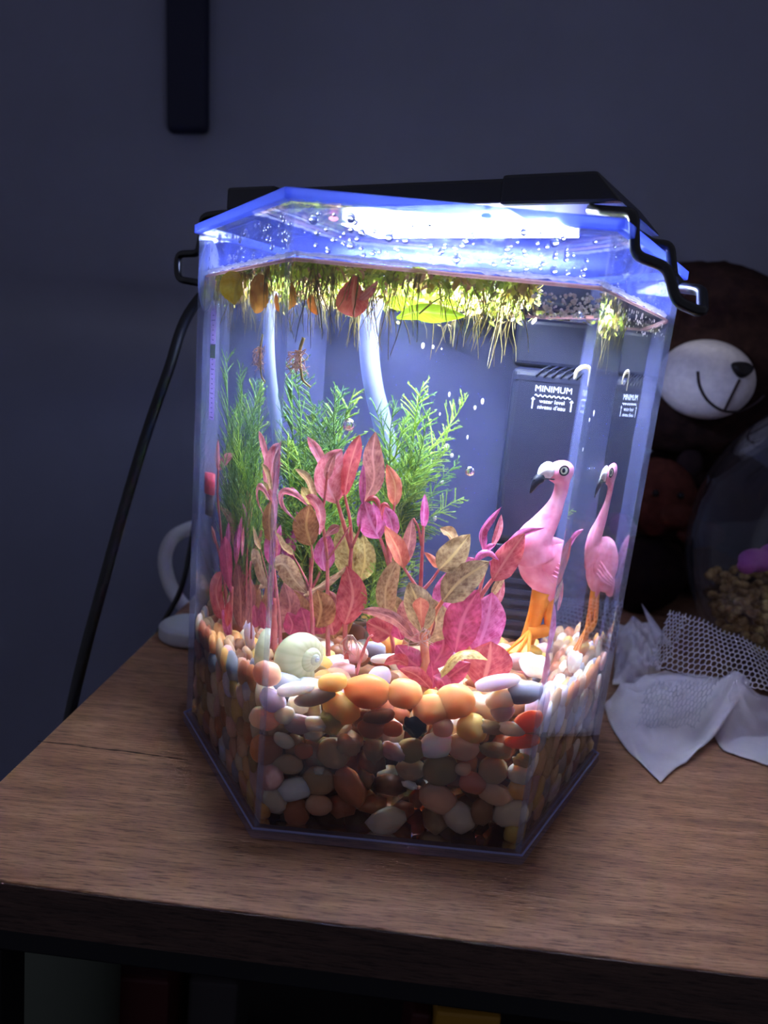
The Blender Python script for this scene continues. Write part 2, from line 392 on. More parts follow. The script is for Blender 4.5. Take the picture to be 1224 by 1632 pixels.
# lid
lid = tag(empty('tank_lid', (0, 0, H)), 'clear acrylic lid with glowing blue edge on top of the tank', 'lid')
LH = .0042; LZ = H+.0004
mb = MB(); mb.prism([np.array([*p, LZ]) for p in hexat(H, .0012)], [np.array([*p, LZ+.0022]) for p in hexat(H, .0012)]); mb.build('plate', lidplate_m, lid, False)
for i in range(6):
    j = (i+1) % 6
    o, q = hexat(H, -.0024), hexat(H, .0010)
    z0, z1 = LZ, LZ+LH
    mb = MB(); mb.prism([np.array([*p, z0]) for p in (o[i], o[j], q[j], q[i])], [np.array([*p, z1]) for p in (o[i], o[j], q[j], q[i])])
    bevel(mb.build('edge', rim_m, lid, False), .0004)

# ------------------------------------------------------------------ water
water_m = glass('water_side', (1, 1, 1, 1), 1.33)
surf_m, nt, out = newmat('water_surface')
tr = N(nt, 'ShaderNodeBsdfTransparent'); gl = N(nt, 'ShaderNodeBsdfGlossy', Roughness=.03); fr = N(nt, 'ShaderNodeFresnel', IOR=1.16); mx = N(nt, 'ShaderNodeMixShader')
nt.links.new(fr.outputs[0], mx.inputs[0]); nt.links.new(tr.outputs[0], mx.inputs[1]); nt.links.new(gl.outputs[0], mx.inputs[2]); nt.links.new(mx.outputs[0], out.inputs[0])
water = tag(empty('tank_water', (0, 0, Z0)), 'clear water filling the hexagonal tank up to the floating plants', 'water')
bo = [np.array([*p, Z0]) for p in hexat(Z0, WATER_INSET)]; to = [np.array([*p, WL]) for p in hexat(WL, WATER_INSET)]
mb = MB(); mb.add(bo+to, [(5, 4, 3, 2, 1, 0)]+[(i, (i+1) % 6, 6+(i+1) % 6, 6+i) for i in range(6)]); mb.build('water_body', water_m, water, False)
mb = MB(); mb.add([np.array([*p, WL]) for p in hexat(WL, WATER_INSET+.0001)], [(0, 1, 2, 3, 4, 5)]); mb.build('water_surface', surf_m, water, False)
men_m = sheet('meniscus', L(246, 206, 200), L(255, 235, 232), .6, 300, gloss=.1)
foam_m = sheet('foam_line', L(215, 215, 235), L(250, 250, 255), .5, 900, gloss=.1)
for i in range(6):
    j = (i+1) % 6; a = hexat(WL, WATER_INSET+.0016)
    A, B = np.array([*a[i], WL]), np.array([*a[j], WL])
    mb = MB(); mb.tube([A+(B-A)*.004, B-(B-A)*.004], .0009, 6); tag(mb.build('meniscus', men_m, water), 'pinkish line where the water meets the pane')
    mb = MB(); pts = [A+(B-A)*t+np.array([0, 0, .0021+random.uniform(-.0003, .0004)]) for t in np.linspace(.004, .996, 60)]
    mb.tube(pts, [random.uniform(.0007, .0013) for _ in pts], 5); tag(mb.build('foam_line', foam_m, water), 'white foam line along the pane')

# ------------------------------------------------------------------ lamp
AX = np.array([.866, -.5, 0]); NX = np.array([.5, .866, 0]); UZ = np.array([0, 0, 1.0])
def lp(a, k, z): return AX*a + NX*k + UZ*z
lamp_black = plain('lamp_black', L(14, 15, 24), .32, .5)
wire_black = plain('wire_black', L(8, 8, 11), .28, .5)
lamp = tag(empty('aquarium_lamp', (0, 0, .263)), 'black bar lamp with bent wire legs lying across the tank lid', 'lamp')
KF, KB = -.034, .034
ZB, ZT = .2758, .2872
def lamp_prof(name, a0, a1, kf, kb, zb, zt, bev=.0012, ta0=0, ta1=0):
    mb = MB(); mb.prism([lp(a0, kf, zb), lp(a1, kf, zb), lp(a1, kb, zb), lp(a0, kb, zb)], [lp(a0+ta0, kf, zt), lp(a1-ta1, kf, zt), lp(a1-ta1, kb, zt), lp(a0+ta0, kb, zt)])
    return bevel(mb.build(name, lamp_black, lamp, False), bev)
lamp_prof('bar', -.08, .044, KF+.0015, KB-.0015, ZB+.0006, ZT-.0012, .0008)
lamp_prof('bar_ridge', -.08, .044, KF+.004, KB-.004, ZT-.0012, ZT-.0002, .0004)
lamp_prof('end_cap', -.112, -.0801, KF, KB, ZB, ZT+.0004, .0015)
lamp_prof('end_block', .0441, .0965, KF-.001, KB+.001, ZB-.0008, ZT+.0002, .0015, 0, .012)
led_m = emit('led_glow', LED_COLOR, LED_STRENGTH)
mb = MB(); mb.prism([lp(-.058, -.004, ZB-.0016), lp(.058, -.004, ZB-.0016), lp(.058, .032, ZB-.0016), lp(-.058, .032, ZB-.0016)], [lp(-.058, -.004, ZB-.0009), lp(.058, -.004, ZB-.0009), lp(.058, .032, ZB-.0009), lp(-.058, .032, ZB-.0009)])
mb.build('diffuser', led_m, lamp, False)
for a, c in ((-.055, (1, .15, .2)), (.03, (.2, .4, 1)), (-.02, (.25, 1, .5)), (.06, (.3, .4, 1))):
    mb = MB(); mb.ball(lp(a, -.016, ZB-.001), (.0025, .0025, .0012), 8, 5); mb.build('led', emit('led_%d' % int(a*1000+100), c, 8), lamp)
# wire legs
def wire(name, pts, r=.0021):
    mb = MB(); mb.tube(pts, r, 10); return mb.build(name, wire_black, lamp)
def rounded(pts, r=.004, n=5):
    pts = [np.asarray(p, float) for p in pts]; out = [pts[0]]
    for i in range(1, len(pts)-1):
        a, b, c = pts[i-1], pts[i], pts[i+1]; u = (a-b); v = (c-b); lu, lv = np.linalg.norm(u), np.linalg.norm(v); rr = min(r, lu*.36, lv*.36)
        p0, p2 = b+u/lu*rr, b+v/lv*rr
        for t in np.linspace(0, 1, n): out.append((1-t)**2*p0+2*t*(1-t)*b+t*t*p2)
    return out+[pts[-1]]
def pk(x, y, k): return on_plane(x, y, NX*k, NX)
WK = -.040
front = [pk(940, 334, WK+.008), pk(975, 337, WK+.002), pk(1010, 339, WK-.004), pk(1012, 407, WK-.004), pk(1063, 426, WK-.003), pk(1078, 481, WK-.003), pk(1120, 499, WK-.003), pk(1119, 463, WK+.012), pk(1088, 459, WK+.020)]
wire('wire_leg', rounded(front, .0034))
rear = [lp(.085, .012, .2755), pk(1040, 388, .004), pk(1068, 391, .006), pk(1073, 440, .006), pk(1088, 459, WK+.020)]
wire('wire_leg', rounded(rear, .005))
def leftside(x, y, k): return pk(x, y, k)
left = [lp(-.105, -.02, .277), pk(352, 341, -.02), pk(323, 345, -.02), pk(321, 378, -.015), pk(316, 404, -.015), pk(283, 405, -.015), pk(283, 445, -.015), pk(318, 451, -.015)]
wire('wire_leg', rounded(left, .006))
left2 = [lp(-.105, .03, .277)] + [lp(-.121, .03, .276), lp(-.121, .03, .25), lp(-.135, .03, .249), lp(-.135, .03, .238), lp(-.122, .03, .237)]
wire('wire_leg', rounded(left2, .006))

# ================================================================== PEBBLES
def pcol(name, a, b, c=None, **k): return speckled('pebble_'+name, a, b, scale=k.pop('scale', 160), rough=k.pop('rough', .42), spec=.25, c3=c, sss=k.pop('sss', .85), **k)
PM = {
 'cream': pcol('cream', L(214, 188, 158), L(240, 222, 198)), 'white': pcol('white', L(226, 218, 214), L(250, 246, 242)),
 'tan': pcol('tan', L(176, 138, 100), L(208, 174, 132)), 'peach': pcol('peach', L(226, 160, 122), L(246, 200, 168)),
 'orange': pcol('orange', L(220, 118, 50), L(240, 158, 92)), 'apricot': pcol('apricot', L(226, 146, 78), L(246, 184, 118)),
 'yellow': pcol('yellow', L(226, 168, 70), L(246, 206, 128)), 'rose': pcol('rose', L(206, 150, 140), L(234, 190, 182)),
 'grey': pcol('grey', L(128, 128, 138), L(170, 172, 184)), 'lilac': pcol('lilac', L(204, 192, 214), L(232, 224, 238)),
 'brown': pcol('brown', L(124, 82, 54), L(158, 112, 78)), 'rust': pcol('rust', L(168, 96, 60), L(196, 128, 86)),
 'black': pcol('black', L(22, 24, 30), L(58, 60, 66), rough=.3, sss=0), 'red': pcol('red', L(206, 100, 66), L(232, 150, 118)),
 'granite': pcol('granite', L(150, 112, 108), L(222, 190, 184), scale=420), 'rough': pcol('rough', L(120, 92, 66), L(234, 204, 158), L(250, 236, 214), scale=300, bump=1.0, rough=.7),
 'speckle': pcol('speckle', L(70, 58, 50), L(196, 172, 150), L(222, 206, 190), scale=380, bump=.5),
 'olive': pcol('olive', L(140, 112, 62), L(176, 146, 92)), 'cork': pcol('cork', L(190, 150, 80), L(250, 224, 150), scale=260, bump=.9, rough=.7),
}
def stone_mesh(seed, rough=.10, sub=2, facet=0.0):
    bm = bmesh.new(); bmesh.ops.create_icosphere(bm, subdivisions=sub, radius=1.0)
    o = Vector((seed*3.1, seed*1.7, -seed*2.3)); sq = 2.0+.5*((seed*37) % 5)/5
    for v in bm.verts:
        d = v.co.normalized(); p = (abs(d.x)**sq+abs(d.y)**sq+abs(d.z)**sq)**(-1/sq)
        k = p*(1+rough*1.6*mnoise.noise(d*1.1+o)+rough*.6*mnoise.noise(d*2.3+o))
        if facet: k *= 1+facet*.45*abs(mnoise.noise(d*2.2+o))+facet*.3*mnoise.noise(d*4.5+o)-facet*.1
        v.co = d*k
    me = bpy.data.meshes.new('stone'); bm.to_mesh(me); bm.free()
    me.polygons.foreach_set('use_smooth', [True]*len(me.polygons)); return me
STONES = [stone_mesh(k+1, .10+.03*(k % 4)) for k in range(14)]
ROUGHS = [stone_mesh(k+40, .17, 3, .7) for k in range(4)]
SMOOTHS = [stone_mesh(k+70, .06, 3) for k in range(5)]
def meshcopy(me, m):
    key = (me.name, m.name)
    if key not in MCACHE:
        c = me.copy(); c.materials.clear(); c.materials.append(m); MCACHE[key] = c
    return MCACHE[key]
MCACHE = {}
def pebble(name, me, m, loc, basis, rad, label, group=None):
    o = bpy.data.objects.new(name, meshcopy(me, m)); COL.objects.link(o)
    B = np.asarray(basis)     # rows: local axes
    M = np.eye(4); M[:3, 0] = B[0]*rad[0]; M[:3, 1] = B[1]*rad[1]; M[:3, 2] = B[2]*rad[2]; M[:3, 3] = loc
    o.matrix_basis = Matrix(M.tolist())
    return tag(o, label, 'pebble', group)
hero = []   # (centre, bounding radius)
def hero_pebble(px, py, w, h, ang, colour, label, lift=None, rough=None, Y=None):
    if lift is None and Y is None:
        q, d, i = enter(px, py); n = PN[i][1]
    else: n = np.array([0, -1.0, 0])
    p0 = (inside(px, py, .006) if lift is None else on_bed(px, py, lift)) if Y is None else at(px, py, Y)
    s = mpp(px, py, p0[1]); rw, rh = w*s/2, h*s/2; rt = .72*min(rw, rh)
    if lift is None and Y is None:
        q, d, i = enter(px, py); p = q + d*(rt+.0006)/max(.2, -(d @ n))
    else: p = p0
    up = np.array([0, 0, 1.0]); rt_ax = np.cross(up, -n)*-1; rt_ax = np.cross(n, up)*-1
    rt_ax = np.cross(up, n); rt_ax /= np.linalg.norm(rt_ax)
    if rt_ax @ CR < 0: rt_ax = -rt_ax
    up = np.cross(n, rt_ax); up /= np.linalg.norm(up)
    if up[2] < 0: up = -up
    a = math.radians(ang)+ROLL
    ex = math.cos(a)*rt_ax + math.sin(a)*up; ey = -math.sin(a)*rt_ax + math.cos(a)*up
    ez = np.cross(ex, ey)
    if rough: me = ROUGHS[len(hero) % 4]
    else: me = SMOOTHS[len(hero) % 5]
    pebble('pebble', me, PM[colour], p, (ex, ey, ez), (rw, rh, rt), label)
    hero.append((p, (rw*rh*rt)**(1/3)*1.02))
HP = [
 (585,1102,76,58,-6,'orange','large smooth orange oval pebble at the front pane, brightest orange of the top row'),
 (645,1106,50,56,80,'apricot','round peach orange pebble just right of the large orange oval one'),
 (725,1118,62,58,10,'apricot','plump apricot pebble in the top row below the arching olive leaf'),
 (688,1130,52,66,100,'apricot','tall apricot pebble wedged between the two rounder orange ones'),
 (752,1162,50,52,0,'yellow','round honey yellow pebble below the plump apricot one'),
 (543,1128,66,50,-40,'yellow','deep yellow pebble sloping under the large orange oval one'),
 (530,1088,48,32,10,'yellow','pale yellow rounded pebble between snail and large orange pebble'),
 (470,1098,60,23,12,'white','slim chalk white pebble lying right below the snail'),
 (502,1112,68,28,16,'speckle','slim speckled grey brown pebble under the white one below the snail'),
 (425,1075,42,46,90,'peach','peach striped pebble at the front left corner beside the snail'),
 (434,1116,46,38,-40,'lilac','pale lilac pink pebble under the peach one at the front left corner'),
 (421,1147,36,50,75,'peach','upright peach pebble at the front left corner, third from the top'),
 (454,1140,30,34,90,'cream','small rounded cream tan pebble right of the upright corner pebble'),
 (476,1154,34,48,80,'granite','mottled pinkish brown oval pebble under the slim speckled one'),
 (502,1154,26,46,85,'cream','upright pale cream pebble beside the mottled oval one'),
 (452,1180,36,24,-35,'cream','small slanting cream pebble above the orange brown corner pebble'),
 (424,1196,48,54,90,'rust','large orange brown pebble at the front left corner halfway down'),
 (458,1218,32,50,85,'tan','upright dull tan pebble right of the orange brown corner pebble'),
 (484,1197,30,28,0,'rust','small brown orange pebble beside the upright dull tan one'),
 (706,1160,34,33,0,'peach','small translucent peach pebble right of the black one'),
 (738,1190,54,46,-20,'peach','pale peach pebble with a crease below the honey yellow one'),
 (800,1133,38,36,-30,'granite','pinkish grey granite pebble near the front right corner'),
 (814,1162,46,24,-10,'cream','cream oval pebble under the granite one near the right corner'),
 (843,1150,36,50,115,'red','bright red orange pebble at the front right corner'),
 (832,1182,60,24,4,'red','speckled salmon pebble lying flat under the bright red orange one'),
 (798,1116,50,38,20,'cream','pale cream domed pebble behind the granite one'),
 (836,1104,38,58,100,'grey','blue grey upright pebble by the front right corner'),
 (792,1088,72,26,12,'lilac','long pale lilac grey pebble under the round red leaf'),
 (786,1228,48,50,90,'tan','large dull tan pebble in the middle rows near the right corner'),
 (828,1234,34,40,60,'cream','greyish cream pebble at the front right corner below the salmon one'),
 (702,1226,56,58,-50,'olive','large brown olive pebble under the pale peach one'),
 (738,1226,26,22,0,'peach','tiny round peach pebble right of the brown olive one'),
 (754,1248,46,36,-20,'red','dim red brown pebble low down under the tiny peach one'),
 (655,1196,46,44,20,'olive','olive tan pebble under the black one'),
 (532,1200,54,52,-30,'tan','large greyish tan pebble in the middle of the left half'),
 (592,1160,46,36,0,'rust','dull pinkish brown pebble under the large orange oval one'),
 (604,1142,52,26,10,'brown','flat brown pebble tucked right under the large orange oval one'),
 (626,1162,26,32,90,'rust','small rounded brown pebble left of the black one'),
]
HR = [
 (662,1158,40,30,-35,'black','black rough pebble in the middle of the front pane'),
 (527,1150,40,38,-30,'cork','knobbly pale yellow stone under the deep yellow pebble'),
 (784,1160,24,46,80,'rough','upright knobbly white stone beside the honey yellow pebble'),
 (791,1196,52,26,-6,'rough','knobbly cream brown stone lying below the upright white one'),
 (832,1212,30,22,-10,'rough','small knobbly white stone at the front right corner'),
 (553,1188,34,40,70,'tan','dim angular tan stone in the middle of the gravel'),
 (596,1197,34,38,20,'rough','angular ochre stone in the middle rows left of the grey brown one'),
 (630,1198,30,46,70,'granite','upright angular grey brown stone in the middle rows'),
 (653,1251,26,12,-20,'white','small white chip lying in the dark lower gravel'),
 (508,1228,16,14,0,'cream','tiny pale chip low in the left half of the gravel'),
]
FORCE = 0
for h in HP: hero_pebble(*h)
for h in HR: hero_pebble(*h, rough=True)
HB = [
 (613,1022,52,42,-20,'yellow','angular golden yellow stone lying among the red leaves',.004,True),
 (597,1036,28,36,80,'grey','grey rounded pebble beside the angular golden stone',.003,False),
 (604,1080,42,36,30,'lilac','lilac white round pebble peeping over the large orange oval one',.004,False),
 (612,1050,44,16,6,'white','flat white pebble below the angular golden stone',.002,False),
 (566,1042,40,32,0,'rose','pink rounded pebble right of the snail',.002,False),
 (857,1062,38,58,70,'white','big flat white pebble near the flamingo legs',.006,True),
 (828,1055,30,42,85,'granite','pinkish brown oval pebble between round red leaf and flamingo',.004,False),
 (845,1040,38,26,-10,'yellow','pale yellow pebble just in front of the flamingo foot',.003,False),
 (455,1072,26,24,0,'grey','dark grey pebble tucked under the snail',.001,False),
]
for x, y, w, h, a, c, lab, lift, ro in HB: hero_pebble(x, y, w, h, a, c, lab, lift, ro)
FORCE = None
hero_pebble(398, 1012, 16, 26, 10, 'lilac', 'lilac white quartz lump beside the snail at the left pane', Y=-.012, rough=True)

# packing of the rest
def pack():
    NP = 1050
    rad = rng.uniform(.0046, .0076, NP)
    pts = np.zeros((NP, 3))
    pts[:, 0] = rng.uniform(-.11, .11, NP); pts[:, 1] = rng.uniform(-.097, .097, NP); pts[:, 2] = rng.uniform(.006, .066, NP)
    HPc = np.array([h[0] for h in hero]); HRr = np.array([h[1] for h in hero])
    allr = np.concatenate([rad, HRr]); nh = len(HRr)
    planes = [(P, n) for P, n in PN]
    def contain():
        for P, n in planes:
            d = (pts-P) @ n + rad*.80
            k = d > 0; pts[k] -= n*d[k][:, None]
        bedz = .0585+.012*np.clip((-pts[:, 1]-.045)/.05, 0, 1)+.05*np.clip(pts[:, 0]-.03, 0, None)
        pts[:, 2] = np.clip(pts[:, 2], Z0+.0006+rad*.8, bedz-rad*.55)
    contain()
    for it in range(70):
        A = np.vstack([pts, HPc]).astype(np.float32)
        d2 = ((A[:, None, 0]-A[None, :, 0])**2 + (A[:, None, 1]-A[None, :, 1])**2 + (A[:, None, 2]-A[None, :, 2])**2)
        s = (allr[:, None]+allr[None, :])*.98
        ii, jj = np.nonzero((d2 < s*s) & (d2 > 0))
        k = (ii < jj); ii, jj = ii[k], jj[k]
        dv = A[ii]-A[jj]; dist = np.sqrt((dv**2).sum(1))+1e-9
        ov = ((allr[ii]+allr[jj])*.98-dist)
        push = dv/dist[:, None]*(ov*.5)[:, None]
        mv = np.zeros_like(A); cnt = np.zeros(len(A))
        fi = np.where(jj >= NP, 2.0, 1.0)[:, None]
        np.add.at(mv, ii, push*fi); np.add.at(mv, jj, -push)
        pts[:] += mv[:NP]*.55
        contain()
    return pts, rad
ppts, prad = pack()
# what shows: pebbles against the three near panes or on top of the bed
dist3 = np.stack([-((ppts-PN[i][0]) @ PN[i][1]) for i in range(6)], 1)
bedz = np.array([bed(p[0], p[1]) for p in ppts])
topd = bedz-ppts[:, 2]
near = np.minimum.reduce([dist3[:, 0]*.8, dist3[:, 1], dist3[:, 5], topd*1.15+.0015])
order = np.argsort(near)
NIND = 300-len(hero)
ind, rest = order[:NIND], order[NIND:]
gravel_cols = ['cream', 'tan', 'peach', 'white', 'apricot', 'rose', 'tan', 'cream', 'peach', 'olive', 'lilac', 'rust', 'yellow', 'brown', 'tan', 'rust', 'grey', 'apricot', 'rose']  # the pebbles' own colours, drawn at random
word = {'cream': 'cream', 'tan': 'tan', 'peach': 'peach', 'white': 'white', 'apricot': 'apricot', 'rose': 'pinkish', 'grey': 'grey', 'olive': 'olive brown', 'lilac': 'lilac grey', 'rust': 'rust brown', 'yellow': 'yellow', 'brown': 'dark brown'}
def rand_basis():
    q = rng.normal(size=4); q /= np.linalg.norm(q); w, x, y, z = q
    return np.array([[1-2*(y*y+z*z), 2*(x*y-z*w), 2*(x*z+y*w)], [2*(x*y+z*w), 1-2*(x*x+z*z), 2*(y*z-x*w)], [2*(x*z-y*w), 2*(y*z+x*w), 1-2*(x*x+y*y)]])
def pebble_pose(i):
    r = prad[i]; k = int(np.argmin(dist3[i]))
    if dist3[i][k] < 1.6*r: n = PN[k][1]
    elif topd[i] < 1.5*r: n = np.array([rng.normal()*.3, rng.normal()*.3, 1.0])
    else: return rand_basis(), r*np.array([1.25, 1.0, .8])
    n = n/np.linalg.norm(n); a = rng.normal(size=3); u = np.cross(n, a); u /= np.linalg.norm(u); v = np.cross(n, u)
    e1 = rng.uniform(1.12, 1.45); e2 = rng.uniform(.95, 1.12)
    return np.array([u, v, n]), r*np.array([e1, e2, .78])
ZN = {0: ('front pane', 'pressed against the front pane'), 1: ('right pane', 'pressed against the right pane'), 5: ('left pane', 'pressed against the left pane')}
for i in ind:
    B, rr = pebble_pose(i); c = gravel_cols[int(rng.integers(len(gravel_cols)))]
    k = min((0, 1, 5), key=lambda q: dist3[i][q])
    if dist3[i][k] < 1.6*prad[i]: zn, zl = ZN[k]
    else: zn, zl = 'bed top', 'lying on top of the gravel bed'
    pebble('pebble', STONES[int(rng.integers(14))], PM[c], ppts[i], B, rr, 'small %s pebble in the gravel %s' % (word[c], zl), 'small %s pebbles at the %s' % (word[c], zn))
# the hidden remainder, as far as gaps let it show
sv = np.array([v.co[:] for v in STONES[0].vertices]); low = bmesh.new(); bmesh.ops.create_icosphere(low, subdivisions=1, radius=1.0)
lv = np.array([v.co[:] for v in low.verts]); lf = [tuple(v.index for v in f.verts) for f in low.faces]; low.free()
mb = MB(); mids = []
pal = [PM['tan'], PM['cream'], PM['brown'], PM['rust']]
for n_, i in enumerate(rest):
    if near[i] > .034: continue
    B, rr = pebble_pose(i); mb.add((lv*rr) @ B + ppts[i], lf); mids += [n_ % 4]*len(lf)
me = mb.mesh('gravel')
for m in pal: me.materials.append(m)
me.polygons.foreach_set('material_index', mids)
gr = link('gravel', me); tag(gr, 'mixed brown gravel filling the tank bottom behind the pebbles in view', 'gravel', None, 'stuff')

# ================================================================== RED PLANTS
LM = {
 'pink': sheet('leaf_pink', L(204, 92, 106), L(240, 158, 164), .45, 330, vein=L(240, 170, 180)),
 'magenta': sheet('leaf_magenta', L(194, 60, 118), L(238, 134, 186), .45, 330, vein=L(240, 150, 200)),
 'red': sheet('leaf_red', L(186, 56, 70), L(226, 116, 116), .45, 320, vein=L(230, 140, 130)),
 'crimson': sheet('leaf_crimson', L(166, 36, 72), L(218, 88, 126), .45, 330, vein=L(220, 110, 130)),
 'orange': sheet('leaf_orange', L(206, 92, 70), L(236, 146, 112), .5, 320, vein=L(236, 160, 120)),
 'brown': sheet('leaf_brown', L(150, 88, 44), L(204, 144, 90), .45, 420, vein=L(226, 176, 110)),
 'olive': sheet('leaf_olive', L(140, 106, 68), L(204, 176, 124), .4, 420, vein=L(224, 196, 130)),
 'tan': sheet('leaf_tan', L(160, 112, 74), L(220, 182, 132), .4, 560, vein=L(226, 190, 140)),
 'yellow': sheet('leaf_yellow', L(160, 130, 60), L(222, 206, 130), .45, 620, vein=L(226, 204, 120)),
 'dusky': sheet('leaf_dusky', L(152, 80, 80), L(206, 136, 120), .4, 420, vein=L(220, 150, 140)),
 'lavender': sheet('leaf_lavender', L(180, 130, 190), L(206, 164, 214), .5, 200, vein=L(226, 190, 226)),
}
stem_pink = sheet('stem_pink', L(214, 112, 112), L(236, 156, 146), .35, 200)
stem_orange = sheet('stem_orange', L(226, 136, 96), L(240, 176, 136), .35, 200)
root_m = sheet('root_pale', L(206, 160, 140), L(236, 206, 190), .3, 300)
VIEW_UP = np.array([0, 0, 1.0])
def leaf(plant, pts, wpx, col, Y, Y2=None, tilt=0.0, cup=.25, shape=.45, n=13, wave=.11):
    """pts: pixels from base to tip; the blade is centred on that line, wpx wide"""
    Y2 = Y if Y2 is None else Y2
    P = [at(x, y, Y+(Y2-Y)*k/(len(pts)-1)) for k, (x, y) in enumerate(pts)]
    line = spline(P, n); s = mpp(*pts[len(pts)//2], (Y+Y2)/2)*wpx/2
    v, f, uv = [], [], []; cross = [-1, -.62, -.3, 0, .3, .62, 1]; m = len(cross)
    ph = random.uniform(0, 6)
    for k, p in enumerate(line):
        t = k/(n-1); tg = line[min(k+1, n-1)]-line[max(k-1, 0)]; tg /= np.linalg.norm(tg)+1e-9
        d = p-CAM; d /= np.linalg.norm(d); sd = np.cross(tg, d); sd /= np.linalg.norm(sd)+1e-9; nn = np.cross(sd, tg)
        a = tilt+.25*math.sin(ph+t*2); sd, nn = math.cos(a)*sd+math.sin(a)*nn, -math.sin(a)*sd+math.cos(a)*nn
        w = s*(math.sin(math.pi*t**(math.log(.5)/math.log(shape))) if 0 < t < 1 else 0)**.8 + s*.03 + (s*.10*(1-t) if t < .3 else 0)
        for c in cross:
            v.append(p + sd*w*c + nn*(cup*w*(c*c-.3) + wave*s*math.sin(ph*2+t*13+c*4)*abs(c)))
            uv.append((c, t))
    for k in range(n-1):
        for j in range(m-1): f.append((k*m+j, k*m+j+1, (k+1)*m+j+1, (k+1)*m+j))
    me = bpy.data.meshes.new('leaf'); me.from_pydata([tuple(map(float, q)) for q in v], [], f); me.update()
    ul = me.uv_layers.new(name='UVMap')
    for lp_ in me.loops: ul.data[lp_.index].uv = uv[lp_.vertex_index]
    me.polygons.foreach_set('use_smooth', [True]*len(me.polygons))
    return link('leaf', me, LM[col], plant)
def stem(plant, pts, rpx, Y, m=None, Y2=None, name='stem'):
    Y2 = Y if Y2 is None else Y2
    P = [at(x, y, Y+(Y2-Y)*k/(len(pts)-1)) for k, (x, y) in enumerate(pts)]
    s = mpp(*pts[0], Y); n = 5*len(pts); line = spline(P, n)
    mb = MB(); mb.tube(line, [s*rpx*(1-.35*k/(n-1)) for k in range(n)], 6); return mb.build(name, m or stem_pink, plant)
def plant(label, bx, by, Y):
    p = at(bx, by, Y)
    return tag(empty('red_stem_plant', p), label, 'plant', 'red leaved stem plants')

FORCE = 0
# A: the tall plant in the middle
YA = -.022
A = plant('tallest red plant in the middle with a brownish upright top leaf', 550, 1035, YA)
stem(A, [(552, 1050), (550, 1000), (557, 914), (560, 873)], 4.6, YA)
stem(A, [(560, 873), (548, 836), (537, 797)], 4.4, YA, Y2=YA-.002); leaf(A, [(537, 802), (522, 770), (530, 738), (545, 716)], 44, 'pink', YA-.002, cup=.5)
stem(A, [(560, 873), (558, 830), (549, 788)], 3.4, YA); leaf(A, [(549, 792), (556, 750), (566, 715), (573, 693)], 26, 'red', YA, cup=.4)
leaf(A, [(538, 800), (540, 770), (548, 740), (556, 712)], 26, 'pink', YA+.003, tilt=.7, cup=.5)
leaf(A, [(519, 754), (510, 730), (499, 710), (490, 696)], 17, 'pink', YA+.004, tilt=.3, cup=.5)
stem(A, [(560, 873), (573, 842), (579, 797)], 2.8, YA); leaf(A, [(580, 800), (596, 765), (594, 725), (598, 688)], 34, 'dusky', YA, shape=.5, cup=.3)
leaf(A, [(578, 803), (577, 770), (579, 740)], 11, 'magenta', YA-.004, cup=.6)
leaf(A, [(572, 930), (556, 880), (545, 835)], 52, 'yellow', YA+.012, cup=.2)
leaf(A, [(575, 925), (582, 890), (578, 850)], 34, 'yellow', YA+.010, tilt=.4)
stem(A, [(552, 1010), (570, 965), (573, 928)], 3.4, YA+.008, sheet('stem_yellow', L(206, 170, 96), L(226, 196, 130), .3))
leaf(A, [(550, 995), (562, 950), (552, 902)], 48, 'red', YA-.006, cup=.35)
leaf(A, [(484, 949), (510, 935), (535, 918), (552, 903)], 18, 'tan', YA-.010, tilt=.6, cup=.4)
leaf(A, [(528, 1005), (535, 975), (522, 940)], 34, 'dusky', YA+.004)
for k in range(9):
    x = 546+k*3.4; stem(A, [(555+k*.8, 1012), (x+random.uniform(-6, 6), 1030), (x+random.uniform(-16, 16), 1046+random.uniform(-6, 6))], .9, YA-.004, root_m, name='root')
# B: beside it
YB = -.034
B_ = plant('slender pink plant left of the tallest one with a folded magenta leaf', 523, 1030, YB)
stem(B_, [(523, 1045), (522, 980), (522, 892)], 4.0, YB); stem(B_, [(522, 892), (514, 824), (517, 797), (522, 752)], 3.0, YB)
leaf(B_, [(521, 765), (525, 745), (534, 724)], 14, 'dusky', YB, cup=.4)
leaf(B_, [(518, 910), (515, 880), (525, 851)], 36, 'magenta', YB+.002, tilt=.2, cup=.4)
stem(B_, [(522, 892), (540, 866), (558, 838)], 2.0, YB); leaf(B_, [(517, 856), (530, 845), (541, 838)], 15, 'dusky', YB-.003, shape=.6)
leaf(B_, [(515, 1010), (508, 990), (498, 968)], 42, 'crimson', YB+.004); leaf(B_, [(532, 1012), (524, 985), (512, 958)], 40, 'red', YB+.008, tilt=.3)
# C: left of centre with the round brown leaf
YC = -.047
C_ = plant('plant with a round orange brown leaf and arching pink leaf, left of centre', 492, 1010, YC)
stem(C_, [(498, 1020), (497, 975), (494, 935)], 3.6, YC); stem(C_, [(494, 936), (498, 890), (496, 866)], 2.4, YC)
leaf(C_, [(496, 869), (488, 838), (493, 804)], 42, 'brown', YC-.002, cup=.2)
leaf(C_, [(472, 831), (452, 808), (448, 790), (456, 783), (474, 790), (491, 807)], 11, 'pink', YC-.003, cup=.8, shape=.6, n=20)
leaf(C_, [(505, 806), (493, 770), (483, 756), (470, 747)], 14, 'tan', YC+.004, tilt=.5, cup=.6)
leaf(C_, [(509, 852), (510, 815), (497, 795), (487, 791)], 18, 'pink', YC+.002, tilt=.3, cup=.5)
leaf(C_, [(500, 805), (490, 790), (481, 776)], 20, 'yellow', YC+.006, tilt=.3)
leaf(C_, [(478, 790), (470, 784), (464, 776)], 8, 'magenta', YC, cup=.6)
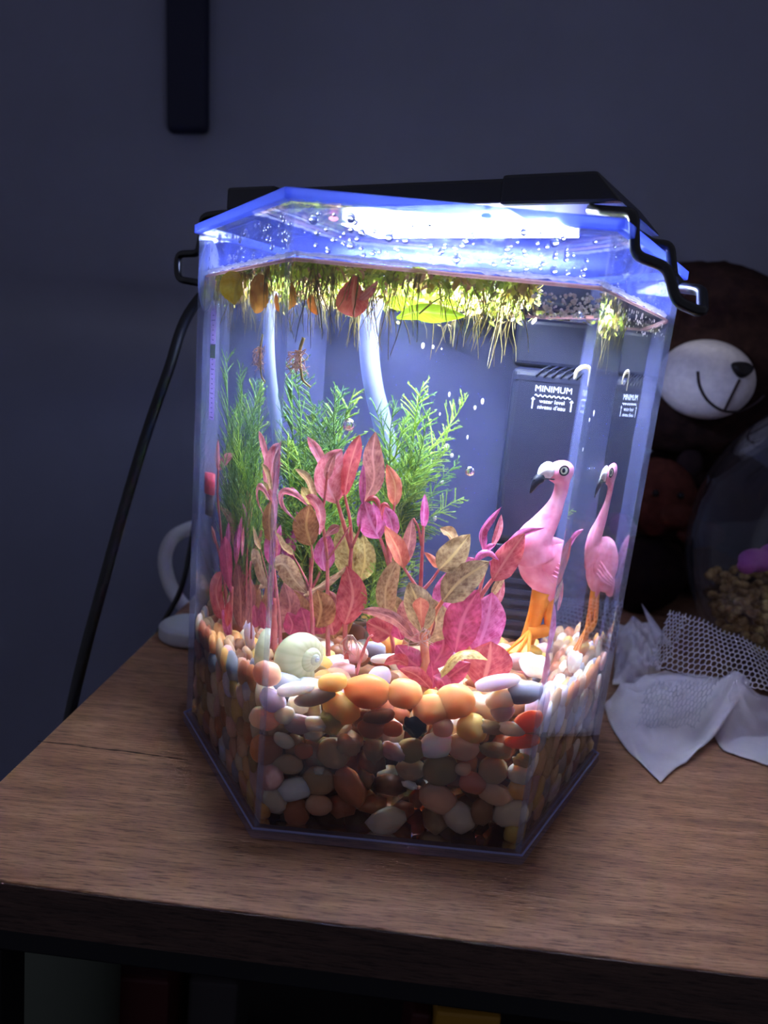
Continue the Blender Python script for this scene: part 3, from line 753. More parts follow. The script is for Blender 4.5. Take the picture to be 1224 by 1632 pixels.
stem(C_, [(494, 936), (478, 905), (466, 884)], 2.0, YC); leaf(C_, [(467, 884), (452, 872), (440, 848)], 18, 'tan', YC, tilt=.8, cup=.5)
leaf(C_, [(505, 1000), (512, 970), (505, 940)], 46, 'brown', YC+.010); leaf(C_, [(492, 1012), (486, 990), (480, 968)], 34, 'crimson', YC+.005)
# D: at the left front corner
YD = -.044
D_ = plant('plant with a spotted tan leaf by the left front corner edge', 440, 1000, YD)
def sD(x, y): return (x, y)
stem(D_, [(447, 1030), (445, 985), (437, 905)], 3.4, YD)
leaf(D_, [(435, 902), (452, 900), (470, 925), (490, 946)], 34, 'tan', YD-.004, cup=.25, shape=.4)
leaf(D_, [(438, 900), (441, 868), (447, 836)], 13, 'magenta', -.012, cup=.7)
leaf(D_, [(436, 900), (438, 875), (438, 850)], 10, 'pink', YD+.02, cup=.7)
leaf(D_, [(450, 1008), (462, 968), (452, 928)], 36, 'dusky', YD+.012); leaf(D_, [(470, 1010), (478, 975), (466, 940)], 36, 'brown', YD+.018, tilt=.3)
leaf(D_, [(462, 1012), (466, 995), (458, 976)], 30, 'crimson', YD+.004)
FORCE = 5
# E: seen through the left pane only
def PE(label, bx, by, Y): return plant(label, bx, by, Y)
YE = .004
E_ = PE('red plant with a narrow scarlet paddle leaf seen through the left pane', 366, 1010, YE)
stem(E_, [(366, 1015), (368, 970), (370, 935)], 3.6, YE); leaf(E_, [(369, 945), (362, 900), (358, 855)], 22, 'crimson', YE-.003, cup=.4, shape=.6)
leaf(E_, [(363, 880), (364, 855), (364, 832)], 8, 'magenta', YE, cup=.7); leaf(E_, [(376, 900), (379, 860), (386, 824)], 10, 'magenta', YE+.004, cup=.8)
leaf(E_, [(356, 985), (344, 945), (353, 910)], 20, 'red', YE+.002); leaf(E_, [(384, 1000), (383, 950), (377, 893)], 28, 'dusky', YE+.01)
leaf(E_, [(408, 1000), (404, 965), (414, 932)], 32, 'brown', YE+.012); leaf(E_, [(372, 870), (368, 830), (352, 808)], 9, 'tan', YE+.01, tilt=.5)
leaf(E_, [(366, 1012), (360, 990), (354, 972)], 14, 'magenta', YE-.006); leaf(E_, [(362, 998), (364, 975), (366, 958)], 12, 'red', YE-.008)
YE2 = .022
E2 = PE('thin tall pink stem rising beside the thermometer at the left pane', 353, 990, YE2)
stem(E2, [(362, 990), (353, 860), (347, 790), (348, 745)], 2.2, YE2, Y2=YE2-.004)
leaf(E2, [(348, 750), (347, 725), (348, 700)], 9, 'pink', YE2-.004, cup=.5); leaf(E2, [(349, 748), (358, 735), (374, 723)], 9, 'pink', YE2-.004, cup=.5)
stem(E2, [(360, 930), (346, 870), (338, 842)], 1.8, YE2); leaf(E2, [(345, 868), (341, 852), (337, 838)], 6, 'dusky', YE2)
E3 = PE('thin olive plant with bud tops seen through the left pane', 394, 985, .012)
stem(E3, [(394, 985), (393, 920), (395, 845)], 2.0, .012); leaf(E3, [(395, 848), (392, 820), (384, 800)], 8, 'magenta', .012, cup=.6); leaf(E3, [(396, 848), (398, 800), (394, 782)], 13, 'olive', .014, cup=.5)
leaf(E3, [(404, 880), (412, 860), (418, 840)], 10, 'dusky', .014)
stem(E3, [(394, 920), (400, 900), (404, 880)], 1.4, .012)

FORCE = 0
# G: thick orange stem, right of centre
YG = -.052
G = plant('plant with a thick orange stem and large olive leaves, right of centre', 678, 1090, YG)
stem(G, [(678, 1108), (678, 1060), (675, 1010), (671, 944)], 8.4, YG, stem_orange)
stem(G, [(670, 944), (672, 900), (675, 838)], 3.4, YG); leaf(G, [(675, 842), (676, 815), (677, 787)], 14, 'magenta', YG, cup=.7)
stem(G, [(672, 870), (667, 842), (659, 826)], 2.6, YG); leaf(G, [(643, 903), (652, 865), (657, 826)], 22, 'dusky', YG, cup=.35)
leaf(G, [(643, 905), (634, 875), (613, 838)], 30, 'orange', YG-.003, tilt=.35, cup=.3); stem(G, [(670, 944), (655, 922), (642, 902)], 3.2, YG)
stem(G, [(671, 944), (688, 925), (702, 904)], 3.2, YG); leaf(G, [(700, 908), (722, 885), (749, 851)], 46, 'olive', YG-.003, cup=.2)
leaf(G, [(726, 866), (716, 850), (701, 842)], 22, 'tan', YG+.004, tilt=.7, cup=.5); leaf(G, [(697, 905), (690, 892), (676, 880)], 12, 'orange', YG+.008, cup=.5)
stem(G, [(681, 1012), (692, 980), (709, 952)], 5.0, YG, stem_orange); leaf(G, [(706, 958), (735, 925), (780, 895)], 52, 'olive', YG-.006, cup=.2)
leaf(G, [(672, 1008), (667, 965), (652, 928)], 48, 'olive', YG-.004, cup=.6); leaf(G, [(673, 1005), (671, 975), (670, 952)], 26, 'orange', YG-.008, cup=.3, shape=.7)
leaf(G, [(676, 1025), (660, 985), (656, 945)], 60, 'dusky', YG+.008, cup=.2); leaf(G, [(680, 1025), (694, 990), (690, 955)], 52, 'olive', YG+.010, cup=.2)
leaf(G, [(688, 1065), (706, 1030), (700, 995)], 40, 'crimson', YG+.012); leaf(G, [(669, 1064), (652, 1052), (632, 1028)], 44, 'crimson', YG-.002, cup=.3)
leaf(G, [(688, 1098), (664, 1076), (637, 1066)], 24, 'red', YG-.016, tilt=.5, cup=.4); leaf(G, [(690, 1097), (690, 1075), (687, 1053)], 22, 'crimson', YG-.012, cup=.3)
leaf(G, [(712, 1100), (704, 1085), (690, 1078)], 26, 'crimson', YG-.016)
leaf(G, [(693, 1086), (722, 1050), (748, 1040), (777, 1052)], 30, 'yellow', YG-.014, tilt=.8, cup=.3); leaf(G, [(700, 1092), (725, 1072), (750, 1056)], 34, 'crimson', YG-.008, cup=.3)
leaf(G, [(660, 1016), (630, 988), (600, 976), (572, 974)], 20, 'dusky', YG-.004, tilt=.6, cup=.4)
leaf(G, [(622, 1012), (606, 1002), (584, 992)], 46, 'red', YG+.012); leaf(G, [(650, 1060), (634, 1052), (612, 1058)], 26, 'red', YG-.010, tilt=.6)
for k in range(7): stem(G, [(674+k*2, 1000+k), (668+random.uniform(-18, 20), 1018), (664+random.uniform(-24, 30), 1030+random.uniform(-5, 5))], .7, YG-.012, root_m, name='root')
stem(G, [(568, 1075), (575, 1050), (586, 1020), (594, 1012)], 3.2, YG-.01, stem_pink)
# H: between A and G
YH = -.020
Hh = plant('plant with a broad magenta leaf and hooked red tips beside the orange stem', 618, 1010, YH)
stem(Hh, [(628, 1040), (620, 980), (621, 905)], 4.0, YH); stem(Hh, [(621, 905), (612, 875), (603, 850)], 4.0, YH)
leaf(Hh, [(605, 858), (590, 830), (580, 798)], 42, 'magenta', YH-.003, cup=.35); leaf(Hh, [(600, 852), (602, 825), (594, 800)], 16, 'magenta', YH-.006, tilt=.8, cup=.5)
leaf(Hh, [(583, 799), (593, 793), (602, 799), (606, 818)], 9, 'red', YH-.005, cup=.7)
stem(Hh, [(622, 905), (618, 870), (613, 835)], 3.2, YH); leaf(Hh, [(628, 856), (622, 828), (610, 806)], 24, 'magenta', YH, cup=.4)
leaf(Hh, [(607, 835), (608, 815), (613, 804), (624, 812)], 9, 'red', YH-.003, cup=.7)
stem(Hh, [(622, 900), (624, 850), (629, 800)], 2.8, YH+.003); leaf(Hh, [(629, 806), (629, 772), (616, 740)], 25, 'orange', YH+.003, cup=.4)
leaf(Hh, [(615, 985), (616, 935), (637, 886)], 34, 'tan', YH-.010, cup=.4); leaf(Hh, [(640, 985), (628, 965), (612, 945)], 30, 'olive', YH-.006)
leaf(Hh, [(640, 1020), (634, 995), (640, 972)], 30, 'crimson', YH-.004); leaf(Hh, [(610, 1020), (596, 1000), (602, 975)], 24, 'red', YH+.002)
# I: the big crimson leaves at the right
YI = -.036
I_ = plant('plant with broad crimson and magenta leaves in front of the flamingo', 750, 1060, YI)
stem(I_, [(752, 1070), (760, 1000), (763, 950), (776, 895)], 4.0, YI)
stem(I_, [(763, 955), (780, 930), (795, 912)], 4.4, YI); leaf(I_, [(786, 925), (808, 890), (836, 850)], 42, 'red', YI-.004, cup=.25)
leaf(I_, [(788, 884), (812, 868), (835, 848), (869, 841)], 15, 'magenta', YI+.003, cup=.6, n=18)
leaf(I_, [(770, 878), (770, 845), (799, 808)], 16, 'magenta', YI, tilt=.4, cup=.6); leaf(I_, [(785, 872), (795, 845), (799, 820)], 12, 'pink', YI+.004, cup=.6)
leaf(I_, [(772, 880), (780, 872), (790, 868)], 10, 'magenta', YI, cup=.6)
leaf(I_, [(756, 898), (766, 884), (780, 881), (795, 893)], 13, 'magenta', YI-.006, cup=.7); leaf(I_, [(792, 912), (788, 900), (780, 894)], 16, 'crimson', YI, cup=.5)
leaf(I_, [(726, 1040), (738, 985), (762, 940)], 58, 'crimson', YI-.010, cup=.25, wave=.12)
leaf(I_, [(760, 1040), (776, 990), (784, 944)], 62, 'magenta', YI-.004, cup=.2, wave=.16)
leaf(I_, [(768, 1096), (778, 1058), (782, 1022)], 78, 'red', YI-.018, cup=.15, shape=.5)
leaf(I_, [(706, 985), (706, 945), (726, 902)], 34, 'magenta', YI+.004); leaf(I_, [(726, 1045), (712, 1000), (716, 962)], 34, 'lavender', YI+.006)
leaf(I_, [(784, 950), (794, 932), (806, 914)], 13, 'tan', YI+.006); leaf(I_, [(790, 965), (797, 945), (802, 920)], 14, 'pink', YI+.010)
leaf(I_, [(735, 915), (745, 900), (756, 890)], 26, 'magenta', YI+.010); stem(I_, [(742, 1040), (748, 1015), (752, 1000)], 5, YI-.006, stem_orange)

FORCE = None
# ================================================================== FEATHERY MOSS
moss_cols = [sheet('moss_bright', L(136, 180, 60), L(188, 216, 96), .45, 200), sheet('moss_mid', L(90, 140, 62), L(136, 176, 88), .45, 200), sheet('moss_deep', L(66, 112, 70), L(106, 150, 96), .45, 200)]
def frond_mesh(seed, branches=26, m=None, dense=1.0):
    r = random.Random(seed); mb = MB()
    bend = r.uniform(-.25, .25); Z = lambda t: np.array([bend*t*t+.04*math.sin(t*5+seed), .06*math.sin(t*4+seed*2), t])
    mb.tube([Z(t) for t in np.linspace(0, 1, 9)], [.010*(1-.6*t) for t in np.linspace(0, 1, 9)], 3, False)
    for k in range(branches):
        t = .08+.9*k/branches; a = r.uniform(0, 6.28); Ln = (.30*(1-t)**.6+.05)*r.uniform(.6, 1.15)
        d = np.array([math.cos(a), .6*math.sin(a), .75]); d /= np.linalg.norm(d); b = Z(t)
        drop = np.array([0, 0, -.25*Ln])
        p = [b, b+d*Ln*.5, b+d*Ln+drop*.3]
        mb.tube(p, [.006, .005, .003], 3, False)
        for j in range(int(9*dense)):                      # the tiny leaves on each branch
            u = .12+.88*j/(9*dense); q = b+d*Ln*u; e_ = np.array([r.gauss(0, 1), r.gauss(0, 1), r.gauss(0, 1)]); e_ -= d*(e_ @ d)*.4; e_ /= np.linalg.norm(e_)
            w = np.cross(e_, d); w /= np.linalg.norm(w)+1e-9; l2 = .024*r.uniform(.7, 1.3)
            mb.add([q-w*.0035, q+w*.0035, q+e_*l2*.7+d*l2*.6+w*.0022, q+e_*l2*.7+d*l2*.6-w*.0022], [(0, 1, 2, 3)])
    me = mb.mesh('frond'); me.materials.append(m); return me
FR = [frond_mesh(k, 34, moss_cols[k % 3]) for k in range(9)]
def moss(label, fronds):
    b = at(*fronds[0][0], fronds[0][2]); M_ = tag(empty('feathery_moss', b), label, 'plant', 'green moss clumps')
    for (p0, p1, Y, Yt, ty) in fronds:
        a, c = clampin(at(*p0, Y), .016), clampin(at(*p1, Yt), .016); d = c-a; Ln = float(np.linalg.norm(d)); z = d/Ln
        x = np.cross([0, 1.0, 0], z); x /= np.linalg.norm(x); y = np.cross(z, x); an = random.uniform(-.5, .5)
        x, y = math.cos(an)*x+math.sin(an)*y, -math.sin(an)*x+math.cos(an)*y
        o = bpy.data.objects.new('frond', FR[(ty+3*random.randrange(3)) % 9]); COL.objects.link(o); o.parent = M_
        o.matrix_parent_inverse = Matrix.Translation(-Vector(M_.location))
        Mx = np.eye(4); wd_ = Ln*min(1.0, .055/Ln); Mx[:3, 0] = x*max(Ln*.8, wd_); Mx[:3, 1] = y*max(Ln*.8, wd_); Mx[:3, 2] = d; Mx[:3, 3] = a
        o.matrix_basis = Matrix(Mx.tolist())
R = random.uniform
FORCE = 0
moss('dense bright green moss clump at the left behind the brown leaves', [((R(445, 520), R(900, 1000)), (R(440, 560), R(690, 860)), R(.01, .05), R(.0, .05), random.choice((0, 0, 1))) for _ in range(44)])
moss('tall dark green moss fronds behind the arching pink leaf', [((R(455, 540), R(780, 840)), (x, y), R(.02, .05), R(.015, .045), random.choice((1, 2))) for x, y in [(490, 588), (520, 600), (540, 610), (560, 640), (505, 640), (476, 660), (545, 670), (470, 700), (530, 700), (555, 615)]])
moss('loose green moss branches spreading right of the white tube', [((R(590, 640), R(820, 880)), (x, y), .03, R(.02, .05), random.choice((0, 1))) for x, y in [(655, 605), (612, 640), (640, 690), (660, 680), (700, 660), (712, 640), (690, 700), (665, 730), (725, 720), (745, 750), (757, 640), (730, 690), (700, 720), (650, 640), (670, 660), (680, 760), (640, 720), (730, 780), (625, 660)]])
moss('deep green moss mass behind the pink plants in the middle', [((R(520, 640), R(900, 1000)), (R(520, 680), R(720, 900)), R(.03, .07), R(.02, .06), random.choice((0, 1, 2))) for _ in range(44)])
FORCE = 5
moss('light green moss curls beside the thermometer at the left pane', [((R(335, 400), R(880, 960)), (x, y), R(.045, .06), R(.045, .065), random.choice((0, 0, 1))) for x, y in [(352, 640), (366, 660), (380, 690), (340, 690), (372, 740), (356, 760), (386, 760), (345, 800), (400, 720), (392, 640), (385, 570), (402, 600)]])
FORCE = 0
moss('small moss sprig with light tips in front of the deep green mass', [((R(575, 600), R(990, 1005)), (x, y), YH-.004, YH-.006, 0) for x, y in [(606, 895), (612, 930), (596, 950), (585, 960), (615, 900)]])

FORCE = None
# ================================================================== FLOATING PLANTS
fl_m = [sheet('floater_lime', L(190, 206, 60), L(226, 236, 120), .68, 400), sheet('floater_green', L(150, 176, 50), L(196, 212, 96), .68, 400), sheet('floater_olive', L(170, 150, 66), L(206, 186, 96), .66, 400), sheet('floater_pinkish', L(206, 160, 120), L(230, 196, 150), .66, 400)]
froot_m = sheet('floater_root', L(128, 112, 60), L(170, 154, 100), .4, 300)
def floater_mesh(seed, m):
    r = random.Random(seed); mb = MB(); n = r.randint(4, 7)
    for k in range(n):
        a = 6.283*k/n+r.uniform(-.3, .3); l = r.uniform(.0026, .0046); w = l*r.uniform(.32, .45); tilt = r.uniform(-.9, .35)
        d = np.array([math.cos(a)*math.cos(tilt), math.sin(a)*math.cos(tilt), math.sin(tilt)]); s_ = np.array([-math.sin(a), math.cos(a), 0]); u = np.cross(d, s_)
        v = []
        for t in (0, .2, .45, .7, .9, 1.0):
            ww = w*math.sin(math.pi*min(t*.9+.08, 1))**.7
            for c in (-1, 0, 1): v.append(d*l*(t*1.0+.12)+s_*ww*c+u*(abs(c)*.0004-.0012*t*t))
        mb.add(v, [(i*3+j, i*3+j+1, (i+1)*3+j+1, (i+1)*3+j) for i in range(5) for j in range(2)])
    me = mb.mesh('leaves'); me.materials.append(m); return me
def roots_mesh(seed, ln, cnt):
    r = random.Random(seed); mb = MB()
    for k in range(cnt):
        l = ln*r.uniform(.4, 1.2); x, y = r.gauss(0, .0012), r.gauss(0, .0012); dx, dy = r.gauss(0, .18), r.gauss(0, .12); p = []
        for t in np.linspace(0, 1, 5): p.append((x+dx*l*t+r.gauss(0, .0003), y+dy*l*t+r.gauss(0, .0003), -l*t))
        mb.tube(p, [.00022, .0002, .00018, .00015, .0001], 3, False)
    me = mb.mesh('roots'); me.materials.append(froot_m); return me
FLM = [floater_mesh(k, fl_m[(0, 1, 0, 2, 1, 0, 3, 1)[k % 8]]) for k in range(16)]
RTM = [roots_mesh(k+90, (.007, .010, .015, .022)[k % 4], (4, 5, 5, 4)[k % 4]) for k in range(12)]
spots = []
tries = 0
while len(spots) < 280 and tries < 30000:
    tries += 1; x, y = random.uniform(-.115, .062), random.uniform(-.099, .09)
    if max((np.array([x, y, WL])-P) @ n for P, n in PN) > -.0035: continue
    if x > .040+.03*(y+.1)-.010*random.random(): continue
    if random.random() > (1.0 if y < 0 else .72): continue
    if any((x-a)**2+(y-b)**2 < (.0050)**2 for a, b in spots): continue
    spots.append((x, y))
for k, (x, y) in enumerate(spots):
    f = empty('floating_plant', (x, y, WL)); f.rotation_euler = (random.uniform(-.25, .25), random.uniform(-.25, .25), random.uniform(0, 6.28))
    s_ = random.uniform(.85, 1.35); f.scale = (s_, s_, s_)
    zone = 'left' if x < -.045 else ('right' if x > .01 else 'middle')
    edge = y < -.075
    tag(f, 'tiny green floating plant on the water, %s' % {('left', 0): 'left part of the floating mat', ('left', 1): 'front row by the left corner edge', ('middle', 0): 'middle of the floating mat', ('middle', 1): 'front row along the pane in the middle', ('right', 0): 'right end of the floating mat', ('right', 1): 'front row at the right end of the mat'}[(zone, int(edge))], 'floating plant', 'floating plants, %s%s' % (zone, ' front row' if edge else ''))
    a = bpy.data.objects.new('rosette', FLM[k % 16]); COL.objects.link(a); a.parent = f; a.location = (0, 0, random.uniform(-.0015, .001))
    if k % 3 == 0 or (x < -.03 and k % 2):
        b = bpy.data.objects.new('roots', RTM[(k*7) % 12]); COL.objects.link(b); b.parent = f; b.location = (0, 0, -.0008)
# second tangled layer hanging just below
mb = MB(); mids = []
for k in range(420):
    x, y = random.choice(spots); x += random.gauss(0, .003); y += random.gauss(0, .003); z = WL-.002-abs(random.gauss(0, .004))
    if max((np.array([x, y, z])-P) @ n for P, n in PN) > -.004: continue
    a, t = R(0, 6.28), R(-1.2, .8); l = R(.0022, .0042); d = np.array([math.cos(a)*math.cos(t), math.sin(a)*math.cos(t), math.sin(t)])*l; s_ = np.array([-math.sin(a), math.cos(a), 0])*l*.36; p = np.array([x, y, z])
    mb.add([p, p+d*.4+s_, p+d*.8+s_*.7, p+d, p+d*.8-s_*.7, p+d*.4-s_], [(0, 1, 2, 3, 4, 5)]); mids.append(random.choice((0, 1, 2, 2, 3)))
me = mb.mesh('tangle'); [me.materials.append(m) for m in fl_m]; me.polygons.foreach_set('material_index', mids)
tag(link('floating_leaf_tangle', me), 'tangle of tiny sunken leaves hanging under the floating mat', 'leaves', None, 'stuff')

def loose_leaf(label, pts, w, m, Y, **k):
    LM['_tmp'] = m; h = empty('loose_leaf', at(*pts[0], Y)); leaf(h, pts, w, '_tmp', Y, **k); return tag(h, label, 'leaf')
h = loose_leaf('red heart shaped leaf caught under the floating plants in the middle', [(566, 440), (562, 470), (566, 506)], 54, sheet('leaf_fallen_red', L(206, 84, 84), L(236, 128, 116), .75, 260, vein=L(236, 150, 140)), -.070, cup=.25, shape=.66)
leaf(h, [(572, 478), (588, 466), (602, 447)], 13, 'pink', -.072, cup=.6)
lime = sheet('leaf_lime', L(150, 190, 20), L(196, 226, 60), .6, 120, vein=L(206, 230, 110)); LM['lime'] = lime
loose_leaf('bright lime lens shaped leaf hanging under the floating mat', [(632, 507), (665, 497), (700, 500), (742, 503)], 30, lime, -.052, cup=.25, shape=.55, tilt=.2)
h = loose_leaf('broad pale lime leaf right under the floating mat above the lens shaped one', [(606, 466), (640, 470), (690, 484), (738, 492)], 52, lime, -.020, cup=.15, tilt=.3)
stem(h, [(668, 500), (690, 482), (725, 462)], 1.6, -.054, froot_m, name='midrib')
gold = sheet('leaf_gold', L(232, 186, 50), L(248, 220, 110), .8, 200, vein=L(226, 190, 90)); LM['gold'] = gold
loose_leaf('golden yellow dying leaf at the left end of the floating mat', [(384, 440), (377, 460), (375, 486)], 24, gold, -.045, cup=.3)
loose_leaf('orange brown leaf scrap under the mat left of the corner edge', [(400, 452), (415, 470), (428, 482)], 30, sheet('leaf_fallen_brown', L(206, 130, 50), L(232, 166, 80), .75, 260), -.050, cup=.3)
LM['flame'] = sheet('leaf_flame', L(220, 110, 40), L(236, 150, 80), .6, 200)
loose_leaf('small orange pointed leaf hanging from the mat beside the corner edge', [(496, 470), (498, 488), (506, 502)], 14, LM['flame'], -.050, cup=.3)
# drifting root clump
FORCE = 0
rc = tag(empty('drifting_root_clump', at(478, 560, -.028)), 'pale brown root clump with a stick drifting below the floating mat', 'roots')
stick = sheet('stick', L(170, 150, 90), L(206, 186, 130), .2, 300)
stem(rc, [(484, 538), (478, 560), (480, 590), (483, 606), (495, 617)], 3.0, -.028, stick, name='stick')
for k in range(16): stem(rc, [(478, 558+k*.5), (470+R(-12, 18), 565+R(-8, 14)), (472+R(-18, 20), 580+R(-14, 20)), (474+R(-22, 24), 588+R(-8, 18))], .9, -.028+R(-.006, .006), root_m, name='root')

FORCE = None
# ================================================================== FLAMINGO
fpink = speckled('flamingo_pink', L(226, 120, 150), L(246, 170, 196), scale=120, rough=.55, bump=.25)
forange = speckled('flamingo_orange', L(232, 126, 20), L(246, 160, 60), scale=90, rough=.5)
fwhite = plain('flamingo_white', L(240, 240, 245), .45); fblack = plain('flamingo_black', L(16, 20, 34), .4); fyellow = plain('flamingo_eye', L(236, 240, 210), .4)
FX = np.array([.0725, .0215, .1115])
fl = tag(empty('flamingo_figurine', (.071, .033, .060)), 'pink plastic flamingo figurine with orange legs standing at the right of the tank', 'figurine')
dirv = np.array([-.93, -.36, 0]); dirv /= np.linalg.norm(dirv); side = np.array([dirv[1], -dirv[0], 0])
mb = MB()
def blob(p, r, b=None): mb.ball(p, r, 18, 12, b)
ax1 = dirv*.93+np.array([0, 0, .36]); ax1 /= np.linalg.norm(ax1); ax3 = np.cross(ax1, side); ax3 /= np.linalg.norm(ax3)
if ax3[2] < 0: ax3 = -ax3
blob(FX, (.0185, .0115, .0150), (ax1, side, ax3))
blob(FX-ax1*.012-ax3*.003, (.014, .0085, .0095), (ax1, side, ax3))
blob(FX-ax1*.024-ax3*.007, (.010, .0045, .0055), (ax1, side, ax3))
neck = [at(838, 885, .013)+np.array([.006, .003, 0]), at(850, 862, .013), at(866, 838, .0135), at(882, 812, .014), at(893, 785, .014), at(897, 765, .0135), at(897, 752, .013)]
mb.tube(spline(neck, 26), [.0115-.0078*min(1, t*1.7) + (.0012*max(0, t-.8)/.2) for t in np.linspace(0, 1, 26)], 14)
hc = at(893, 752, .0130)
hb = np.array([dirv*.96+np.array([0, 0, -.1]), side, [0, 0, 1.0]])
blob(hc, (.0078, .0052, .0060), hb)
blob(FX+np.array([-.001, 0, -.012]), (.0068, .0062, .0085))
fb = mb.build('body', fpink, fl)
rm = fb.modifiers.new('remesh', 'REMESH'); rm.mode = 'VOXEL'; rm.voxel_size = .0009; rm.use_smooth_shade = True
sm = fb.modifiers.new('smooth', 'SMOOTH'); sm.iterations = 6; sm.factor = .6
# wings
for sgn in (1, -1):
    mb = MB(); wc = FX+side*sgn*.0098-ax1*.006+ax3*.0035
    mb.ball(wc, (.0185, .0030, .0118), 20, 12, (ax1, side, ax3)); w = mb.build('wing', fpink, fl)
    for q in range(4):
        mb = MB(); mb.tube(spline([wc+side*sgn*.0026+ax1*.010-ax3*(.001+q*.0022), wc+side*sgn*.0030-ax1*.004-ax3*(.0035+q*.0018), wc+side*sgn*.0014-ax1*.0175-ax3*(.005+q*.0012)], 10), [.0003, .0008, .0011, .0012, .0012, .0012, .0012, .0011, .0009, .0003], 6); mb.build('feather', fpink, w)
# beak: white upper half, black hooked tip, mouth line
bt = at(857, 760, .0075); bb = hc+dirv*.0062
mb = MB(); mb.tube(spline([bb+UZ*.0005, (bb+bt)/2+UZ*.0018, bt+UZ*.0002], 9), [.0042, .0044, .0041, .0036, .0031, .0025, .0019, .0012, .0004], 10); mb.build('beak', fwhite, fl)
btip = at(845, 786, .0075)
mb = MB(); mb.tube(spline([bb*.45+bt*.55-UZ*.0014, bt*.85+btip*.15-UZ*.001, btip], 8), [.0020, .0026, .0027, .0025, .0022, .0018, .0012, .0005], 10); mb.build('beak_tip', fblack, fl)
for sgn in (1, -1):
    mb = MB(); s0 = side*sgn*.0046
    mb.tube(spline([bb-dirv*.001+s0*.96-UZ*.0036, bb+dirv*.004+s0*.72-UZ*.0036, bb+dirv*.009+s0*.35-UZ*.0046], 8), .00035, 5); mb.build('mouth_line', fblack, fl)
    ec = hc+side*sgn*.0046+dirv*.001+UZ*.0012
    mb = MB(); mb.ball(ec, (.0024, .0010, .0022), 12, 8, (dirv, side, UZ)); ey = mb.build('eye', fyellow, fl)
    ring_ = [ec+side*sgn*.0006+dirv*.0025*math.cos(a)+UZ*.0023*math.sin(a) for a in np.linspace(0, 2*math.pi, 17)]
    mb = MB(); mb.tube(ring_, .0004, 5, False); mb.build('eyelid_line', fblack, ey)
    mb = MB(); mb.ball(ec+side*sgn*.0008+dirv*.0003, (.0010, .0005, .0012), 8, 6, (dirv, side, UZ)); mb.build('pupil', fblack, ey)
# legs: one straight, one bent with the foot raised
hip = FX+np.array([-.002, -.001, -.017])
foot = np.array([.0655, .0285, .0615])
mb = MB(); mb.tube(spline([hip+UZ*.004, hip*.5+foot*.5, foot], 10), [.0058, .0052, .0046, .0042, .0041, .0040, .0040, .0040, .0041, .0044], 10); mb.build('leg', forange, fl)
knee = hip+np.array([.0075, .004, -.0175]); f2 = np.array([.0665, .0205, .0745])
mb = MB(); mb.tube(rounded([hip+np.array([.003, .002, .003]), knee, f2], .004), [.0040]*2+[.0030]*5, 10) if False else mb.tube(rounded([hip+np.array([.003, .002, .003]), knee, f2], .004), .0035, 10); mb.build('leg', forange, fl)
def webfoot(c, d, l, drop):
    d = np.asarray(d, float); d /= np.linalg.norm(d); s_ = np.cross(d, UZ); s_ /= np.linalg.norm(s_); mb = MB()
    tips = [c+d*l+s_*l*.5+UZ*drop, c+d*l*1.15+UZ*drop, c+d*l-s_*l*.5+UZ*drop]; th = UZ*.0008
    base = [c-s_*.0018, c+s_*.0018]
    poly = [base[0], tips[2], tips[1]-d*l*.12, tips[0], base[1]]
    mb.prism([p-th for p in poly], [p+th for p in poly]); o = bevel(mb.build('foot', forange, fl, False), .0005)
    for t in tips:
        mb = MB(); mb.tube([c+UZ*.001, (c+t)/2+UZ*.0012, t+UZ*.0006], [.0013, .0010, .0006], 6); mb.build('toe', forange, o)
webfoot(foot-UZ*.0012, (-.55, -.85, 0), .013, -.001)
webfoot(f2, (-.45, -.75, 0), .012, -.010)

# ================================================================== SNAIL
shell_m, nt, out = newmat('snail_shell')
uvn = N(nt, 'ShaderNodeUVMap'); sp = N(nt, 'ShaderNodeSeparateXYZ'); nt.links.new(uvn.outputs[0], sp.inputs[0])
wv = N(nt, 'ShaderNodeTexWave', Scale=5.0, Distortion=.6, Detail=2); nt.links.new(uvn.outputs[0], wv.inputs[0])
r1 = ramp(nt, [(0, L(196, 194, 146)), (.5, L(186, 190, 152)), (.75, L(176, 186, 178)), (1, L(178, 184, 214))]); nt.links.new(sp.outputs['Y'], r1.inputs[0])
r2 = ramp(nt, [(.0, (.86, .86, .80, 1)), (.6, (1, 1, 1, 1))]); nt.links.new(wv.outputs['Fac'], r2.inputs[0])
mx = nt.nodes.new('ShaderNodeMix'); mx.data_type = 'RGBA'; mx.blend_type = 'MULTIPLY'; mx.inputs[0].default_value = .8
nt.links.new(r1.outputs[0], mx.inputs[6]); nt.links.new(r2.outputs[0], mx.inputs[7])
b = N(nt, 'ShaderNodeBsdfPrincipled'); b.inputs['Roughness'].default_value = .4; nt.links.new(mx.outputs[2], b.inputs['Base Color']); nt.links.new(b.outputs[0], out.inputs[0])
sc_c = at(482, 1043, -.060)
apex = np.array([.72, -.69, .03]); apex /= np.linalg.norm(apex); e1 = np.cross(apex, UZ); e1 /= np.linalg.norm(e1); e2 = np.cross(apex, e1)
mb = MB(); turns, NT, NR = 4.0, 110, 20; uvs = []; v = []
R0 = mpp(482, 1043, -.060)*41*1.36
for i in range(NT+1):
    th = 2*math.pi*turns*i/NT; g = .47**((2*math.pi*turns-th)/(2*math.pi)); rr = R0*.60*g; rc_ = R0*.42*g
    hgt = R0*1.0*(1-g)-R0*.30; a = th+2.0
    rad_ = math.cos(a)*e1+math.sin(a)*e2; cpt = sc_c+rad_*rc_+apex*hgt
    for j in range(NR):
        q = 2*math.pi*j/NR; v.append(cpt+rad_*rr*math.cos(q)+apex*rr*1.05*math.sin(q)); uvs.append((turns*i/NT*1.0, 1-i/NT))
